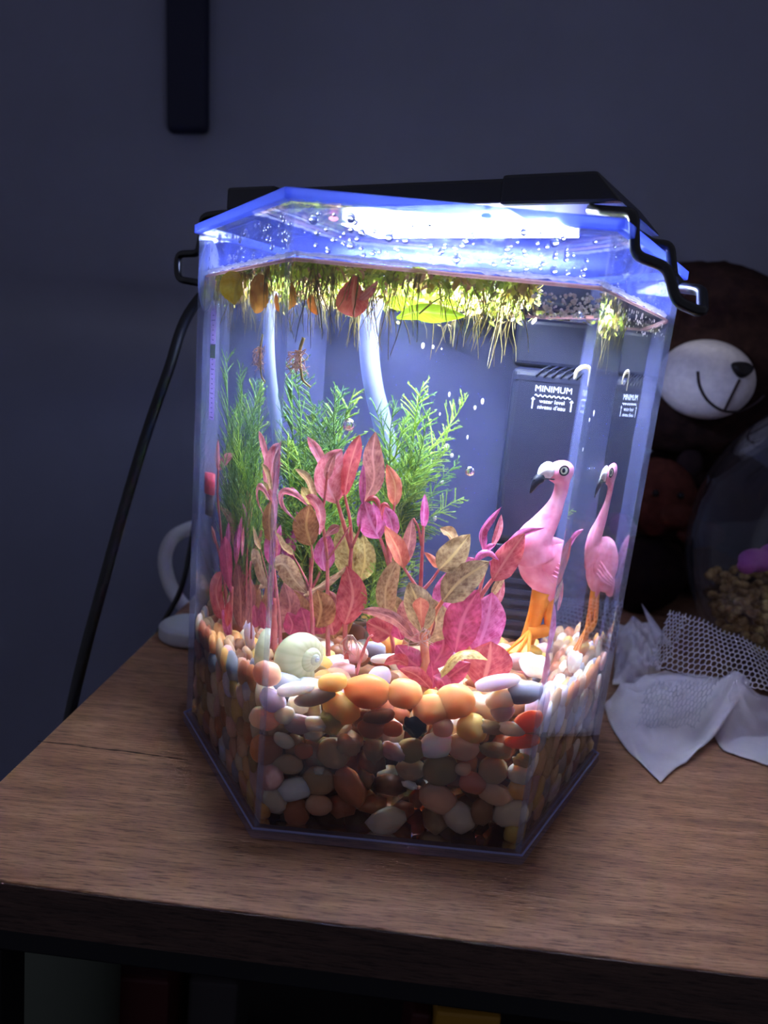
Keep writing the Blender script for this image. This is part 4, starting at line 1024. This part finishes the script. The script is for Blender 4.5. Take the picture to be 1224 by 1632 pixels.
mb.add(v, [(i*NR+j, i*NR+(j+1) % NR, (i+1)*NR+(j+1) % NR, (i+1)*NR+j) for i in range(NT) for j in range(NR)]+[tuple(range(NT*NR, NT*NR+NR))])
me = mb.mesh('shell'); ul = me.uv_layers.new(name='UVMap')
for l_ in me.loops: ul.data[l_.index].uv = uvs[l_.vertex_index]
sn = tag(empty('snail', sc_c-UZ*R0), 'pale greenish round snail shell with bluish spire on the pebbles at left', 'snail')
link('shell', me, shell_m, sn)
bodym = speckled('snail_body', L(90, 84, 74), L(130, 120, 100), scale=300, rough=.5)
mb = MB(); mb.ball(sc_c-UZ*R0*.92-apex*R0*.3, (R0*.62, R0*.4, R0*.16), 14, 8, (e1, apex, UZ)); mb.build('foot', bodym, sn)

# ================================================================== EQUIPMENT IN THE TANK
tube_m = sheet('air_tube', L(150, 158, 196), L(172, 180, 216), .6, 40, gloss=.08)
def hose(name, P, r, m, parent=None, n=40, seg=12):
    mb = MB(); mb.tube(spline(P, n), r, seg); return mb.build(name, m, parent)
o = hose('air_hose', [at(597, 478, .05), at(588, 520, .05), at(589, 570, .051), at(596, 620, .052), at(606, 660, .053), at(620, 720, .055), at(634, 800, .058), at(640, 900, .06), at(640, 1000, .06)], .0052, tube_m)
tag(o, 'milky white air hose curving down behind the plants', 'hose')
# thermometer held on the left pane
clear_tube = thin_clear('thermo_glass', (.92, .93, 1, 1), 1.4, haze=.10, haze_col=(.8, .82, 1, 1))
cup_m = thin_clear('suction_cup', (.80, .84, 1, 1), 1.4, haze=.36, haze_col=(.72, .76, 1, 1))
scale_m = sheet('thermo_scale', L(214, 196, 246), L(226, 210, 250), .5, 50); green_m = plain('thermo_green', L(80, 150, 90), .5); tred = plain('thermo_red', L(220, 40, 60), .5); tdark = speckled('thermo_weight', L(24, 26, 46), L(60, 62, 86), scale=900, rough=.4)
th = tag(empty('thermometer', inside(336, 820, .01)), 'glass stick thermometer with red and black end at the left pane', 'thermometer')
n5 = PN[5][1]
def thp(x, y): return inside(x, y, .0125)
ttop, tbot = thp(341, 480), thp(333, 824)
TD = (ttop-tbot)/np.linalg.norm(ttop-tbot); TLn = float(np.linalg.norm(ttop-tbot))
ttop[:2] = (tbot+TD*TLn)[:2]
mb = MB(); mb.tube([tbot+TD*(k/12*TLn) for k in range(13)], [.0030]+[.0072]*12, 16); mb.build('glass_tube', clear_tube, th)
def seg_(name, y0, y1, r, m):
    f0, f1 = (824-y0)/(824-480)*TLn, (824-y1)/(824-480)*TLn
    mb = MB(); mb.tube([tbot+TD*f0, tbot+TD*f1], r, 12); return mb.build(name, m, th)
seg_('weight', 820, 787, .0050, tdark); seg_('red_plug', 785, 752, .0066, tred)
view5 = np.cross(TD, [0, 0, 1.0]); tang = np.array([n5[1], -n5[0], 0]); tang /= np.linalg.norm(tang)
def card(name, y0, y1, w, m, off, parent=None):
    f0, f1 = (824-y0)/(824-480)*TLn, (824-y1)/(824-480)*TLn; c0 = tbot+TD*(f0+f1)/2+n5*off
    mb = MB(); mb.obox(c0, tang*w, n5*.00008, TD*(abs(f1-f0)/2)); return mb.build(name, m, parent or th, False)
cardo = card('scale_card', 665, 486, .0044, scale_m, 0)
card('green_zone', 568, 546, .0045, green_m, .0003)
ink = plain('ink_violet', L(90, 70, 130), .6)
for k in range(22): card('tick', 662-k*7.6, 662-k*7.6-1.6, .0012 if k % 5 else .0026, ink, .00035, cardo)
sc0 = on_plane(331, 441, PN[5][0]+n5*(-.0016), n5)
mb = MB(); prof = [(0, .0018), (.35, .0018), (.8, .0010), (1.0, .0004), (1.0, -.0002)]
rimr = .0172; vv = []; nu = 28
upv = np.cross(n5, tang); 
for rr_, hh in prof:
    for k in range(nu): vv.append(sc0+(tang*math.cos(2*math.pi*k/nu)+upv*math.sin(2*math.pi*k/nu))*rimr*max(rr_, .02)-n5*hh)
mb.add(vv, [(i*nu+k, i*nu+(k+1) % nu, (i+1)*nu+(k+1) % nu, (i+1)*nu+k) for i in range(len(prof)-1) for k in range(nu)]); mb.build('suction_cup', cup_m, th)
mb = MB(); mb.tube([sc0+(tang*math.cos(a)+upv*math.sin(a))*rimr-n5*.0003 for a in np.linspace(0, 2*math.pi, 33)], .0005, 6, False); mb.build('cup_rim', cup_m, th)
mb = MB(); mb.tube([sc0-n5*.001, sc0*.4+ttop*.6, ttop-TD*.004], .0016, 8); mb.build('holder', cup_m, th)

# filter box
filt_m = plain('filter_dark', L(26, 29, 46), .35, .4); filt2 = plain('filter_darker', L(22, 25, 42), .4, .3); print_m = plain('print_white', L(205, 212, 235), .6)
fc = np.array([.0685, .0735]); fw, fd = .0215, .0135
fdir = np.array([math.cos(-.12), math.sin(-.12), 0]); fn = np.array([fdir[1], -fdir[0], 0]); fn = fn if fn[1] < 0 else -fn
filt = tag(empty('internal_filter', (fc[0], fc[1], .06)), 'dark blue grey internal filter box marked MINIMUM at the back right', 'filter')
F0 = np.array([fc[0], fc[1], 0])
mb = MB(); mb.obox(F0+UZ*.163, fdir*fw, fn*fd, UZ*.048); bevel(mb.build('housing', filt_m, filt, False), .004, 4)
mb = MB(); mb.obox(F0+UZ*.2242+fn*(-.001), fdir*fw*1.04, fn*fd*.9, UZ*.0126); bevel(mb.build('reflection_cover', filt2, filt, False), .003, 3)  # added block on the filter, hides the floating mat mirrored in the back pane
mb = MB(); mb.obox(F0+UZ*.0872, fdir*fw*.94, fn*fd*.94, UZ*.0274); bevel(mb.build('sponge_cage', filt2, filt, False), .003, 3)
for k in range(9):
    mb = MB(); mb.obox(F0+UZ*(.064+k*.006)+fn*(fd*.94+.0003), fdir*fw*.8, fn*.0006, UZ*.0013); mb.build('grille_bar', filt_m, filt, False)
for k in range(6):
    mb = MB(); p = F0+UZ*.2115+fn*(fd+.0002)+fdir*(-.006+k*.0042); mb.tube(spline([p-UZ*.0046-fdir*.003, p-UZ*.001, p+UZ*.0012+fdir*.004-fn*.0015], 6), .0006, 5); mb.build('vent_rib', filt2, filt)
mb = MB(); mb.obox(F0+UZ*.2045+fn*(fd+.0001), fdir*fw*.97, fn*.0002, UZ*.00025); mb.build('seam', filt2, filt, False)
def text(body, size, c, name):
    cu = bpy.data.curves.new(name, 'FONT'); cu.body = body; cu.size = size; cu.align_x = 'CENTER'; cu.align_y = 'CENTER'; cu.extrude = .00005; cu.materials.append(print_m)
    o = bpy.data.objects.new(name, cu); COL.objects.link(o); o.parent = filt; o.matrix_parent_inverse = Matrix.Translation(-Vector(filt.location))
    M = np.eye(4); M[:3, 0] = fdir; M[:3, 1] = UZ; M[:3, 2] = fn; M[:3, 3] = c
    me = bpy.data.meshes.new_from_object(o); bpy.data.objects.remove(o); me.materials.clear() if not me.materials else None
    o = link(name, me, print_m, filt); o.matrix_basis = Matrix(M.tolist()); return o
TC = F0+fn*(fd+.0003)+fdir*.0012
text('MINIMUM', .0046, TC+UZ*.2005, 'minimum_text')
mb = MB(); mb.tube([TC+UZ*(.1968+.0005*math.sin(k*1.25))+fdir*(-.0095+.019*k/40) for k in range(41)], .0003, 5); mb.build('wave_line', print_m, filt)
text('water level', .0030, TC+UZ*.1940, 'water_text'); text("niveau d'eau", .0030, TC+UZ*.1909, 'niveau_text')
for sgn in (-1, 1):
    mb = MB(); p = TC+fdir*sgn*.0102+UZ*.1924; mb.obox(p, fdir*.0003, fn*.0001, UZ*.0026); mb.add([p+UZ*.0036, p+UZ*.0022-fdir*.0011, p+UZ*.0022+fdir*.0011], [(0, 1, 2)]); mb.build('arrow', print_m, filt, False)
# pale clip
clip_m = sheet('pale_clip', L(225, 215, 180), L(245, 240, 220), .3, 200, gloss=.1)
c0 = np.array([.072, -.0006, .2105])
mb = MB(); mb.tube(spline([c0+np.array([-.0035, 0, -.004]), c0+np.array([-.003, 0, 0]), c0+np.array([0, 0, .0022]), c0+np.array([.003, 0, .001]), c0+np.array([.0034, 0, -.007])], 20), [.0006+.0005*math.sin(k/19*3.14) for k in range(20)], 6)
tag(mb.build('pale_clip', clip_m), 'small pale curved clip in the water above the flamingo', 'clip')
# bubbles and flecks
fleck_m = sheet('fleck', L(236, 230, 226), L(255, 252, 248), .4, 300)
for k, (x, y, w_, h_) in enumerate([(674, 551, 9, 16), (690, 553, 7, 10), (704, 556, 4, 5), (716, 629, 6, 14), (757, 650, 7, 12), (769, 640, 8, 17), (712, 711, 13, 13), (720, 726, 10, 12), (745, 697, 5, 12), (704, 768, 12, 11), (693, 826, 10, 16), (701, 660, 4, 9)]):
    p = at(x, y, .05); s = mpp(x, y, .05)/2; mb = MB(); mb.ball(p, (w_*s*.62, .0006, h_*s*.62), 6, 4); tag(mb.build('white_fleck', fleck_m), 'small white fleck drifting in the open water at the middle right', 'fleck', 'white flecks in the open water')
bub = glass('bubble', (1, 1, 1, 1), .75)
for x, y, r_, lab in ((556, 677, 10, 'round clear bubble left of the white hose'), (749, 751, 8, 'round clear bubble above the olive leaves'), (925, 502, 6, 'clear bubble under the bare water surface at the right')):
    p = at(x, y, -.085); s = mpp(x, y, -.085); mb = MB(); mb.ball(p, r_*s, 16, 10); tag(mb.build('bubble', bub), lab, 'bubble')
mb = MB()
for k in range(150):
    x = R(850, 968); y = R(468, 506)-.05*(x-850)*0; q, d, i = enter(x, y); p = q+d*R(.001, .012)
    if p[2] > WL-.002: continue
    mb.ball(p, R(.0003, .0009), 6, 4)
for k in range(110):
    x = R(985, 1060); y = R(470, 520)+(x-985)*.35; q, d, i = enter(x, y); p = q+d*R(.001, .012)
    if p[2] > WL-.002: continue
    mb.ball(p, R(.0003, .0009), 6, 4)
tag(mb.build('tiny_bubbles', fleck_m), 'tiny bubbles clinging under the bare water at the right', 'bubbles', None, 'stuff')
# droplets on the inside of the panes above the water
drop_m = glass('droplet', (1, 1, 1, 1), 1.33)
mb = MB()
for k in range(260):
    i = random.choice((0, 0, 0, 1, 5, 5)); t = R(.03, .97); z = R(WL+.003, H-.002); a, b = hexat(z, WALL_T+.0004)[i], hexat(z, WALL_T+.0004)[(i+1) % 6]
    p = np.array([*(a+(b-a)*t), z]); n = PN[i][1]; tg = np.cross(n, UZ); r_ = R(.0003, .0011) if k % 12 else R(.0012, .0018)
    mb.ball(p-n*.0003, (r_, r_*.45, r_*1.1), 8, 5, (tg, n, UZ))
tag(mb.build('water_droplets', drop_m), 'water droplets on the panes between water and lid', 'droplets', None, 'stuff')
for x, y, lab in ((727, 413, 'single hanging water drop on the front pane below the lamp glow'),):
    q, d, i = enter(x, y); s = mpp(x, y, q[1]); mb = MB(); mb.ball(q+PN[i][1]*.0030, (6*s, .0010, 7*s), 12, 8); mb.v = [(vx, vy, vz if vz > q[2] else q[2]+(vz-q[2])*1.3) for vx, vy, vz in mb.v]; tag(mb.build('water_drop', drop_m), lab, 'water drop')

# ================================================================== AROUND THE TANK
# lamp cord
cord_m = plain('cord_black', L(10, 10, 14), .45, .4)
P = [lp(-.113, .01, .279), lp(-.128, .012, .270), at0(306, 492, .10), at0(268, 592, .095), at0(226, 715, .08), at0(170, 910, .055), at0(112, 1138, .03)]
P += [np.array([P[-1][0]-.012, P[-1][1]-.004, P[-1][2]-.10]), np.array([P[-1][0]-.015, P[-1][1]+.02, P[-1][2]-.35])]
o = hose('lamp_cord', P, .0034, cord_m, None, 70, 10); tag(o, 'thick black cord hanging from the lamp past the left table edge', 'cord')
# pale hose behind the tank on the left
ph_m = plain('pale_hose', L(176, 174, 180), .5)
hz = .0062
Pz = [at0(330, 836, .24), at0(300, 843, .235), at0(275, 858, .23), at0(263, 890, .225), at0(270, 930, .22), at0(290, 962, .215), at0(318, 985, .215)]
o = hose('pale_hose', Pz, .0060, ph_m, None, 40); tag(o, 'pale grey hose looping out behind the tank on the left', 'hose')
pp = onz(303, 1018); mb = MB(); mb.tube([pp+UZ*.0003, pp+UZ*.002, pp+UZ*.010, pp+UZ*.0125], [.020, .022, .022, .019], 28); bevel(mb.build('pale_foot_disc', ph_m), .001)
tag(bpy.data.objects['pale_foot_disc'], 'pale grey round disc on the table half hidden behind the tank', 'disc')
o = hose('thin_black_cable', [at0(312, 820, .20), at0(302, 880, .19), at0(288, 940, .185), at0(262, 990, .18), at0(230, 1060, .16), at0(200, 1180, .13)], .0022, cord_m, None, 40, 8); tag(o, 'thin black cable beside the pale hose running over the left table edge', 'cable')
# dark bar on the wall
barm = plain('wall_bar_navy', L(16, 18, 44), .6)
p0, p1 = at0(264, 210, .60), at0(330, 210, .60); q0 = at0(262, -60, .60); wv_ = (p1-p0)/2; cen = (p0+p1)/2
upd = (q0-p0); mb = MB(); mb.obox(cen+upd*.5+np.array([0, .008, 0]), wv_, np.array([0, .010, 0]), upd*.5); o = bevel(mb.build('wall_bar', barm, None, False), .008, 4)
tag(o, 'dark navy rounded bar hanging on the wall above the tank', 'wall bar')

# ------------------------------------------------------------------ bear
fur_d = speckled('bear_fur', L(38, 25, 24), L(56, 37, 33), scale=90, rough=.95, spec=.05, bump=1.0)
muz = speckled('bear_muzzle', L(206, 196, 196), L(222, 212, 210), scale=200, rough=.9, spec=.05, bump=.4)
nose_m = plain('bear_nose', L(24, 16, 16), .5); eye_m = plain('bear_eye', L(8, 8, 10), .12, .6); yarn = plain('bear_yarn', L(44, 28, 28), .8)
YM = .215
mc = at0(1150, 606, YM); mr_ = float(np.linalg.norm(at0(1151, 606, YM)-at0(1150, 606, YM)))
hc_ = mc+np.array([.022, .122, .018])
bear = tag(empty('teddy_bear', (hc_[0]+.02, hc_[1]+.03, .0)), 'dark brown teddy bear with white smiling muzzle behind the tank at right', 'teddy bear')
def furry(name, parts, m, parent, amp=.003, sub=3):
    mb = MB()
    for c, r, b in parts: mb.ball(c, r, 40, 26, b)
    vs = []
    for v in mb.v:
        q = Vector(v); k = mnoise.noise(q*90)*amp+mnoise.noise(q*240)*amp*.5; vs.append((v[0]+k, v[1]+k*.6, v[2]+k))
    mb.v = vs; return mb.build(name, m, parent)
furry('head', [(hc_, (.105, .088, .088), None)], fur_d, bear)
furry('ear', [(hc_+np.array([-.090, .02, .058]), (.034, .018, .034), None)], fur_d, bear)
furry('ear', [(hc_+np.array([.092, .02, .058]), (.034, .018, .034), None)], fur_d, bear)
furry('body', [(np.array([hc_[0]+.055, hc_[1]+.075, .078]), (.095, .075, .0775), None)], fur_d, bear)
for sx in (-1, 1):
    furry('arm', [(np.array([hc_[0]+.055+sx*.095, hc_[1]+.06, .085]), (.030, .034, .055), None)], fur_d, bear)
    furry('leg', [(np.array([hc_[0]+.055+sx*.06, hc_[1]+.012, .034]), (.032, .05, .033), None)], fur_d, bear)
a_ = math.radians(-6); mbasis = np.array([[math.cos(a_), 0, math.sin(a_)], [0, 1, 0], [-math.sin(a_), 0, math.cos(a_)]])
MR = np.array([80*mr_, 66*mr_*1.0, 66*mr_])
mb = MB(); mb.ball(mc+np.array([0, MR[1], 0]), MR, 40, 28, mbasis); mb.build('muzzle', muz, bear)
mcen = mc+np.array([0, MR[1], 0])
def on_muz(x, y, off=.0006):
    d = ray(x, y); o_ = (CAM-mcen) @ mbasis.T / MR; dd = d @ mbasis.T / MR
    a, b, c = dd @ dd, 2*o_ @ dd, o_ @ o_-1; disc = max(0, b*b-4*a*c); t = (-b-math.sqrt(disc))/(2*a); p = CAM+d*t
    n = ((p-mcen) @ mbasis.T/MR**2) @ mbasis; n /= np.linalg.norm(n); return p+n*off
def yarnline(px):
    mb = MB(); mb.tube([on_muz(*p) for p in spline([np.array(q, float) for q in px], 20)], .0011, 6); mb.build('stitch_line', yarn, bear)
yarnline([(1112, 592), (1115, 615), (1128, 638), (1152, 654), (1180, 654), (1205, 641), (1217, 630)]); yarnline([(1178, 605), (1168, 625), (1154, 654)])
mb = MB(); npts = [on_muz(*p, .001) for p in [(1160, 580), (1172, 577), (1190, 577), (1202, 586), (1196, 596), (1180, 606), (1170, 598)]]; c_ = sum(npts)/len(npts)
mb.v = []; mb.add([p for p in npts]+[p+(p-c_)*-.25+np.array([0, -.006, 0]) for p in npts]+[c_+np.array([0, -.0075, 0])], [(i, (i+1) % 7, 7+(i+1) % 7, 7+i) for i in range(7)]+[(7+i, 7+(i+1) % 7, 14) for i in range(7)])
o = mb.build('nose', nose_m, bear); ss = o.modifiers.new('s', 'SUBSURF'); ss.levels = ss.render_levels = 2
for x, y in ((1118, 522), (1219, 544)):
    d = ray(x, y); p = at0(x, y, hc_[1]-.062); mb = MB(); mb.ball(p, .0105, 16, 10); mb.build('eye', eye_m, bear)

# ------------------------------------------------------------------ small reddish plush
plm = speckled('plush_red', L(70, 36, 30), L(92, 48, 38), scale=80, rough=.95, spec=.03, bump=.8); plm2 = speckled('plush_dark', L(32, 22, 24), L(44, 30, 30), scale=80, rough=.95, spec=.03)
pc_ = at0(1062, 800, .275)
pl = tag(empty('plush_toy', (pc_[0], pc_[1]+.02, 0)), 'small reddish brown plush toy in the shade below the bear', 'plush toy')
furry('head', [(pc_+np.array([0, .03, 0]), (.036, .030, .036), None)], plm, pl, .002)
furry('muzzle', [(pc_+np.array([.012, .002, -.012]), (.016, .012, .012), None)], plm, pl, .001)
furry('ear', [(pc_+np.array([-.026, .03, .032]), (.012, .007, .015), None)], plm2, pl, .001); furry('ear', [(pc_+np.array([.026, .03, .032]), (.012, .007, .015), None)], plm2, pl, .001)
furry('body', [(np.array([pc_[0], pc_[1]+.035, pc_[2]*.32]), (.040, .032, pc_[2]*.33), None)], plm2, pl, .002)
furry('arm', [(np.array([pc_[0]+.040, pc_[1]+.012, pc_[2]*.75]), (.022, .012, .012), None)], plm, pl, .001)
furry('arm', [(np.array([pc_[0]-.036, pc_[1]+.02, pc_[2]*.5]), (.012, .012, .022), None)], plm2, pl, .001)
for x, y in ((1045, 786), (1085, 790)):
    mb = MB(); p = at0(x, y, pc_[1]+.0015); mb.ball(p, .0032, 10, 7); mb.build('eye', nose_m, pl)

# ------------------------------------------------------------------ round glass bowl
bowl_glass = thin_clear('bowl_glass', (.86, .87, .90, 1), 1.5, haze=.008)
YB_ = .16
bl = at0(1108, 880, YB_); bs = float(np.linalg.norm(at0(1109, 880, YB_)-at0(1108, 880, YB_)))
BR = .125; bcn = np.array([bl[0]+BR, YB_, 0]); zc = .1015
bowl = tag(empty('glass_bowl', (bcn[0], bcn[1], 0)), 'round clear glass fishbowl with gravel at the right edge', 'bowl')
def lathe(name, prof, c, m, parent, nu=48):
    mb = MB(); vv = [(c[0]+r*math.cos(2*math.pi*k/nu), c[1]+r*math.sin(2*math.pi*k/nu), c[2]+z) for r, z in prof for k in range(nu)]
    mb.add(vv, [(i*nu+k, i*nu+(k+1) % nu, (i+1)*nu+(k+1) % nu, (i+1)*nu+k) for i in range(len(prof)-1) for k in range(nu)]); return mb.build(name, m, parent)
prof = [(.001, .001), (BR*.585, .001)]+[(BR*math.cos(t), zc+BR*math.sin(t)) for t in np.linspace(-.93, 1.0, 26)]+[(BR*.58, zc+BR*.9)]
prof_in = [(r*.965, zc+(z-zc)*.965) for r, z in prof[::-1][1:-2]]+[(.001, .006)]
lathe('bowl_wall', prof+prof_in, bcn, bowl_glass, bowl)
mb = MB(); mb.tube([bcn+np.array([BR*.585*math.cos(a), BR*.585*math.sin(a), zc+BR*.88]) for a in np.linspace(0, 2*math.pi, 40)], .0022, 8, False); mb.build('lip', bowl_glass, bowl)
bg_m = speckled('bowl_gravel', L(90, 62, 30), L(176, 140, 76), L(214, 186, 130)) if False else speckled('bowl_gravel', L(150, 110, 60), L(226, 190, 120), scale=160, rough=.7, bump=1)
mb = MB(); r_ = random.Random(5)
for k in range(900):
    a, q = r_.uniform(0, 6.28), BR*.82*math.sqrt(r_.random()); z = r_.uniform(.45, 1)*zc*.66
    lim = math.sqrt(max(0, (BR*.93)**2-(z-zc)**2))-.004
    if q > lim: q = lim
    mb.ball(bcn+np.array([q*math.cos(a), q*math.sin(a), z]), (r_.uniform(.003, .006), r_.uniform(.003, .006), .0035), 7, 5)
tag(mb.build('bowl_gravel', bg_m), 'yellowish gravel inside the round glass bowl', 'gravel', None, 'stuff')
pk_m = speckled('pink_ornament', L(196, 90, 170), L(226, 130, 200), scale=60, rough=.6)
orn_c = at0(1206, 893, YB_-.012)
mb = MB(); mb.ball(orn_c+np.array([0, 0, 0]), (.013, .010, .0085), 18, 12); mb.ball(orn_c+np.array([.013, .004, .003]), (.011, .009, .010), 16, 10); mb.ball(orn_c+np.array([-.008, -.004, -.004]), (.007, .006, .006), 14, 9)
o = mb.build('pink_ornament', pk_m); rm = o.modifiers.new('r', 'REMESH'); rm.mode = 'VOXEL'; rm.voxel_size = .0015; rm.use_smooth_shade = True
tag(o, 'pink lumpy ornament on the gravel in the glass bowl', 'ornament')

# ------------------------------------------------------------------ crumpled filter cloth and netting
cloth_m = sheet('white_cloth', L(238, 228, 234), L(250, 242, 246), .4, 30, gloss=.06)
def cloth(name, grid, m, label, cat, seed=1, amp=.0065, n=44):
    """a sheet through the control points, creased, lying on the table"""
    rows = [spline(r, n) for r in grid]; cols = [spline([r[k] for r in rows], n) for k in range(n)]
    P = np.array(cols); out = []; nr = len(P[0])
    for i in range(n):
        for j in range(nr):
            p = P[i][j]; q = Vector((i/n*3.2+seed*5, j/nr*3.2, seed)); k = (.55-abs(mnoise.noise(q)))*amp*1.6+(.5-abs(mnoise.noise(q*2.3)))*amp*.7
            e_ = min(1.0, (p[2])/.006)
            p = p+np.array([-.25, -.55, .8])*(k-.4*amp)*e_; p[2] = max(p[2], .0012); out.append(p)
    mb = MB(); mb.add(out, [(i*nr+j, i*nr+j+1, (i+1)*nr+j+1, (i+1)*nr+j) for i in range(n-1) for j in range(nr-1)])
    o = mb.build(name, m); t = o.modifiers.new('t', 'SOLIDIFY'); t.thickness = .0005; t.offset = 1
    return tag(o, label, cat)
g = lambda x, y, Y: at0(x, y, Y)
t0 = lambda x, y, dz=.0012: onz(x, y, dz)
grid = [
 [t0(964, 1126), g(985, 1098, .075), g(1012, 1088, .08), g(1040, 1078, .085), g(1060, 1076, .09)],
 [t0(975, 1160), g(1000, 1128, .055), g(1035, 1112, .062), g(1075, 1092, .072), g(1105, 1080, .085)],
 [t0(1000, 1196), g(1022, 1166, .030), g(1066, 1150, .040), g(1100, 1132, .055), g(1148, 1084, .075)],
 [t0(1030, 1226), g(1045, 1205, .012), g(1092, 1190, .022), g(1120, 1165, .042), g(1176, 1074, .07)],
 [t0(1052, 1248), g(1072, 1238, -.004), g(1105, 1205, .012), g(1140, 1172, .034), g(1196, 1090, .07)],
]
cloth('filter_cloth', grid, cloth_m, 'crumpled white filter cloth with a pointed corner on the table at right', 'cloth')
grid = [
 [g(1150, 1100, .080), g(1176, 1078, .072), g(1204, 1100, .068), g(1240, 1130, .070), g(1290, 1170, .075)],
 [g(1132, 1160, .060), g(1170, 1120, .056), g(1210, 1150, .056), g(1250, 1170, .058), g(1300, 1190, .062)],
 [t0(1150, 1194), g(1180, 1180, .045), g(1216, 1196, .042), g(1260, 1205, .044), g(1310, 1212, .05)],
 [t0(1172, 1204), t0(1198, 1212), t0(1230, 1224), t0(1270, 1236), t0(1320, 1240)],
]
cloth('folded_cloth', grid, cloth_m, 'white cloth fold arching at the right edge of the table', 'cloth', 2)
grid = [
 [g(985, 1000, .16), g(1010, 988, .165), g(1034, 1000, .165), g(1048, 1030, .15)],
 [t0(980, 1062), g(1004, 1040, .135), g(1030, 1046, .13), g(1050, 1062, .125)],
 [t0(976, 1092), t0(1000, 1090), t0(1030, 1092), t0(1056, 1090)],
]
cloth('cloth_scrap', grid, cloth_m, 'white cloth scrap between the tank and the netting', 'cloth')
net_m = sheet('net_white', L(214, 206, 216), L(232, 226, 232), .3, 100)
def net(name, corners, nu, nv, label, bulge=.01, r=.00042):
    """hexagonal netting of thin strands over a bent patch given by four corners"""
    c00, c10, c11, c01 = [np.asarray(c, float) for c in corners]
    def S(u, v):
        p = (1-u)*(1-v)*c00+u*(1-v)*c10+u*v*c11+(1-u)*v*c01
        nn = np.cross(c10-c00, c01-c00); nn /= np.linalg.norm(nn)
        if nn[2] < 0: nn = -nn
        return p+nn*(bulge*math.sin(math.pi*u)*math.sin(math.pi*v)+.0015*math.sin(u*17+v*5))
    mb = MB()
    for j in range(nv):
        for i in range(nu):
            u0, v0 = (i+.5*(j % 2))/nu, j/nv; du, dv = 1/nu, 1/nv
            a = S(u0, v0); b = S(u0+du*.5, v0+dv*.28); c = S(u0+du, v0); d_ = S(u0+du*.5, v0+dv)
            for p, q in ((a, b), (b, c), (b, d_)):
                mb.tube([p, (p+q)/2, q], r, 4, False)
    return tag(mb.build(name, net_m), label, 'netting')
net('netting', [g(1046, 1064, .082), g(1250, 1108, .060), g(1250, 1046, .092), g(1098, 978, .105)], 22, 11, 'stiff white mesh netting folded over the crumpled cloth', .006)
net('netting', [g(1032, 1064, .088), g(1064, 1052, .088), g(1096, 980, .106), g(1066, 972, .110)], 6, 13, 'narrow turned up flap of white netting at its left side', .003)
net('netting', [g(1014, 1158, .026), g(1108, 1158, .028), g(1142, 1084, .056), g(1030, 1088, .058)], 16, 8, 'flattened netting layer lying on the crumpled cloth', .002, .00035)
mb = MB(); a = g(1022, 962, .14); b = g(1052, 1030, .118); mb.add([a, a+np.array([.001, 0, -.001]), b+np.array([.008, 0, .002]), b+np.array([-.004, .0, .001]), g(1036, 1000, .128)], [(0, 1, 2, 3, 4)]); o = mb.build('net_tip', net_m); s_ = o.modifiers.new('t', 'SOLIDIFY'); s_.thickness = .0006
tag(o, 'pointed white strip sticking up left of the netting', 'netting')

# ------------------------------------------------------------------ things under the table
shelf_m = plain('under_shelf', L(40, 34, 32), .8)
mb = MB(); mb.box((-.15, -.09, -.36), (1.0, .5, -.345)); sh = mb.build('lower_shelf', shelf_m, None, False); tag(sh, 'dark lower shelf under the table', 'shelf')
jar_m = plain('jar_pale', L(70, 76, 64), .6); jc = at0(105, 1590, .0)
def under(name, px, prof, m, label, cat, Y):
    c = at0(px, 1600, Y); c[2] = -.345
    return tag(lathe(name, prof, c, m, None, 28), label, cat)
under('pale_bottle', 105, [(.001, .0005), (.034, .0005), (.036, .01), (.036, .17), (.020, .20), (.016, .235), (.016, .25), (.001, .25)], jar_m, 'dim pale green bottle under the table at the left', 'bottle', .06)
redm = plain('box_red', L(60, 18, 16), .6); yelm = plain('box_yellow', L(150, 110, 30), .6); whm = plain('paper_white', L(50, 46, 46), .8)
def ubox(name, x0, x1, ytop, Y, m, label):
    a, b = at0(x0, ytop, Y), at0(x1, ytop, Y); z1 = max(a[2], b[2]); mb = MB(); mb.box((a[0], Y, -.3448), (b[0], Y+.07, z1)); o = bevel(mb.build(name, m, None, False), .003); return tag(o, label, 'box')
ubox('yellow_box', 694, 800, 1622, .05, yelm, 'yellow box just showing under the table in the middle')
ubox('red_box', 655, 690, 1618, .06, redm, 'narrow red box beside the yellow one under the table')
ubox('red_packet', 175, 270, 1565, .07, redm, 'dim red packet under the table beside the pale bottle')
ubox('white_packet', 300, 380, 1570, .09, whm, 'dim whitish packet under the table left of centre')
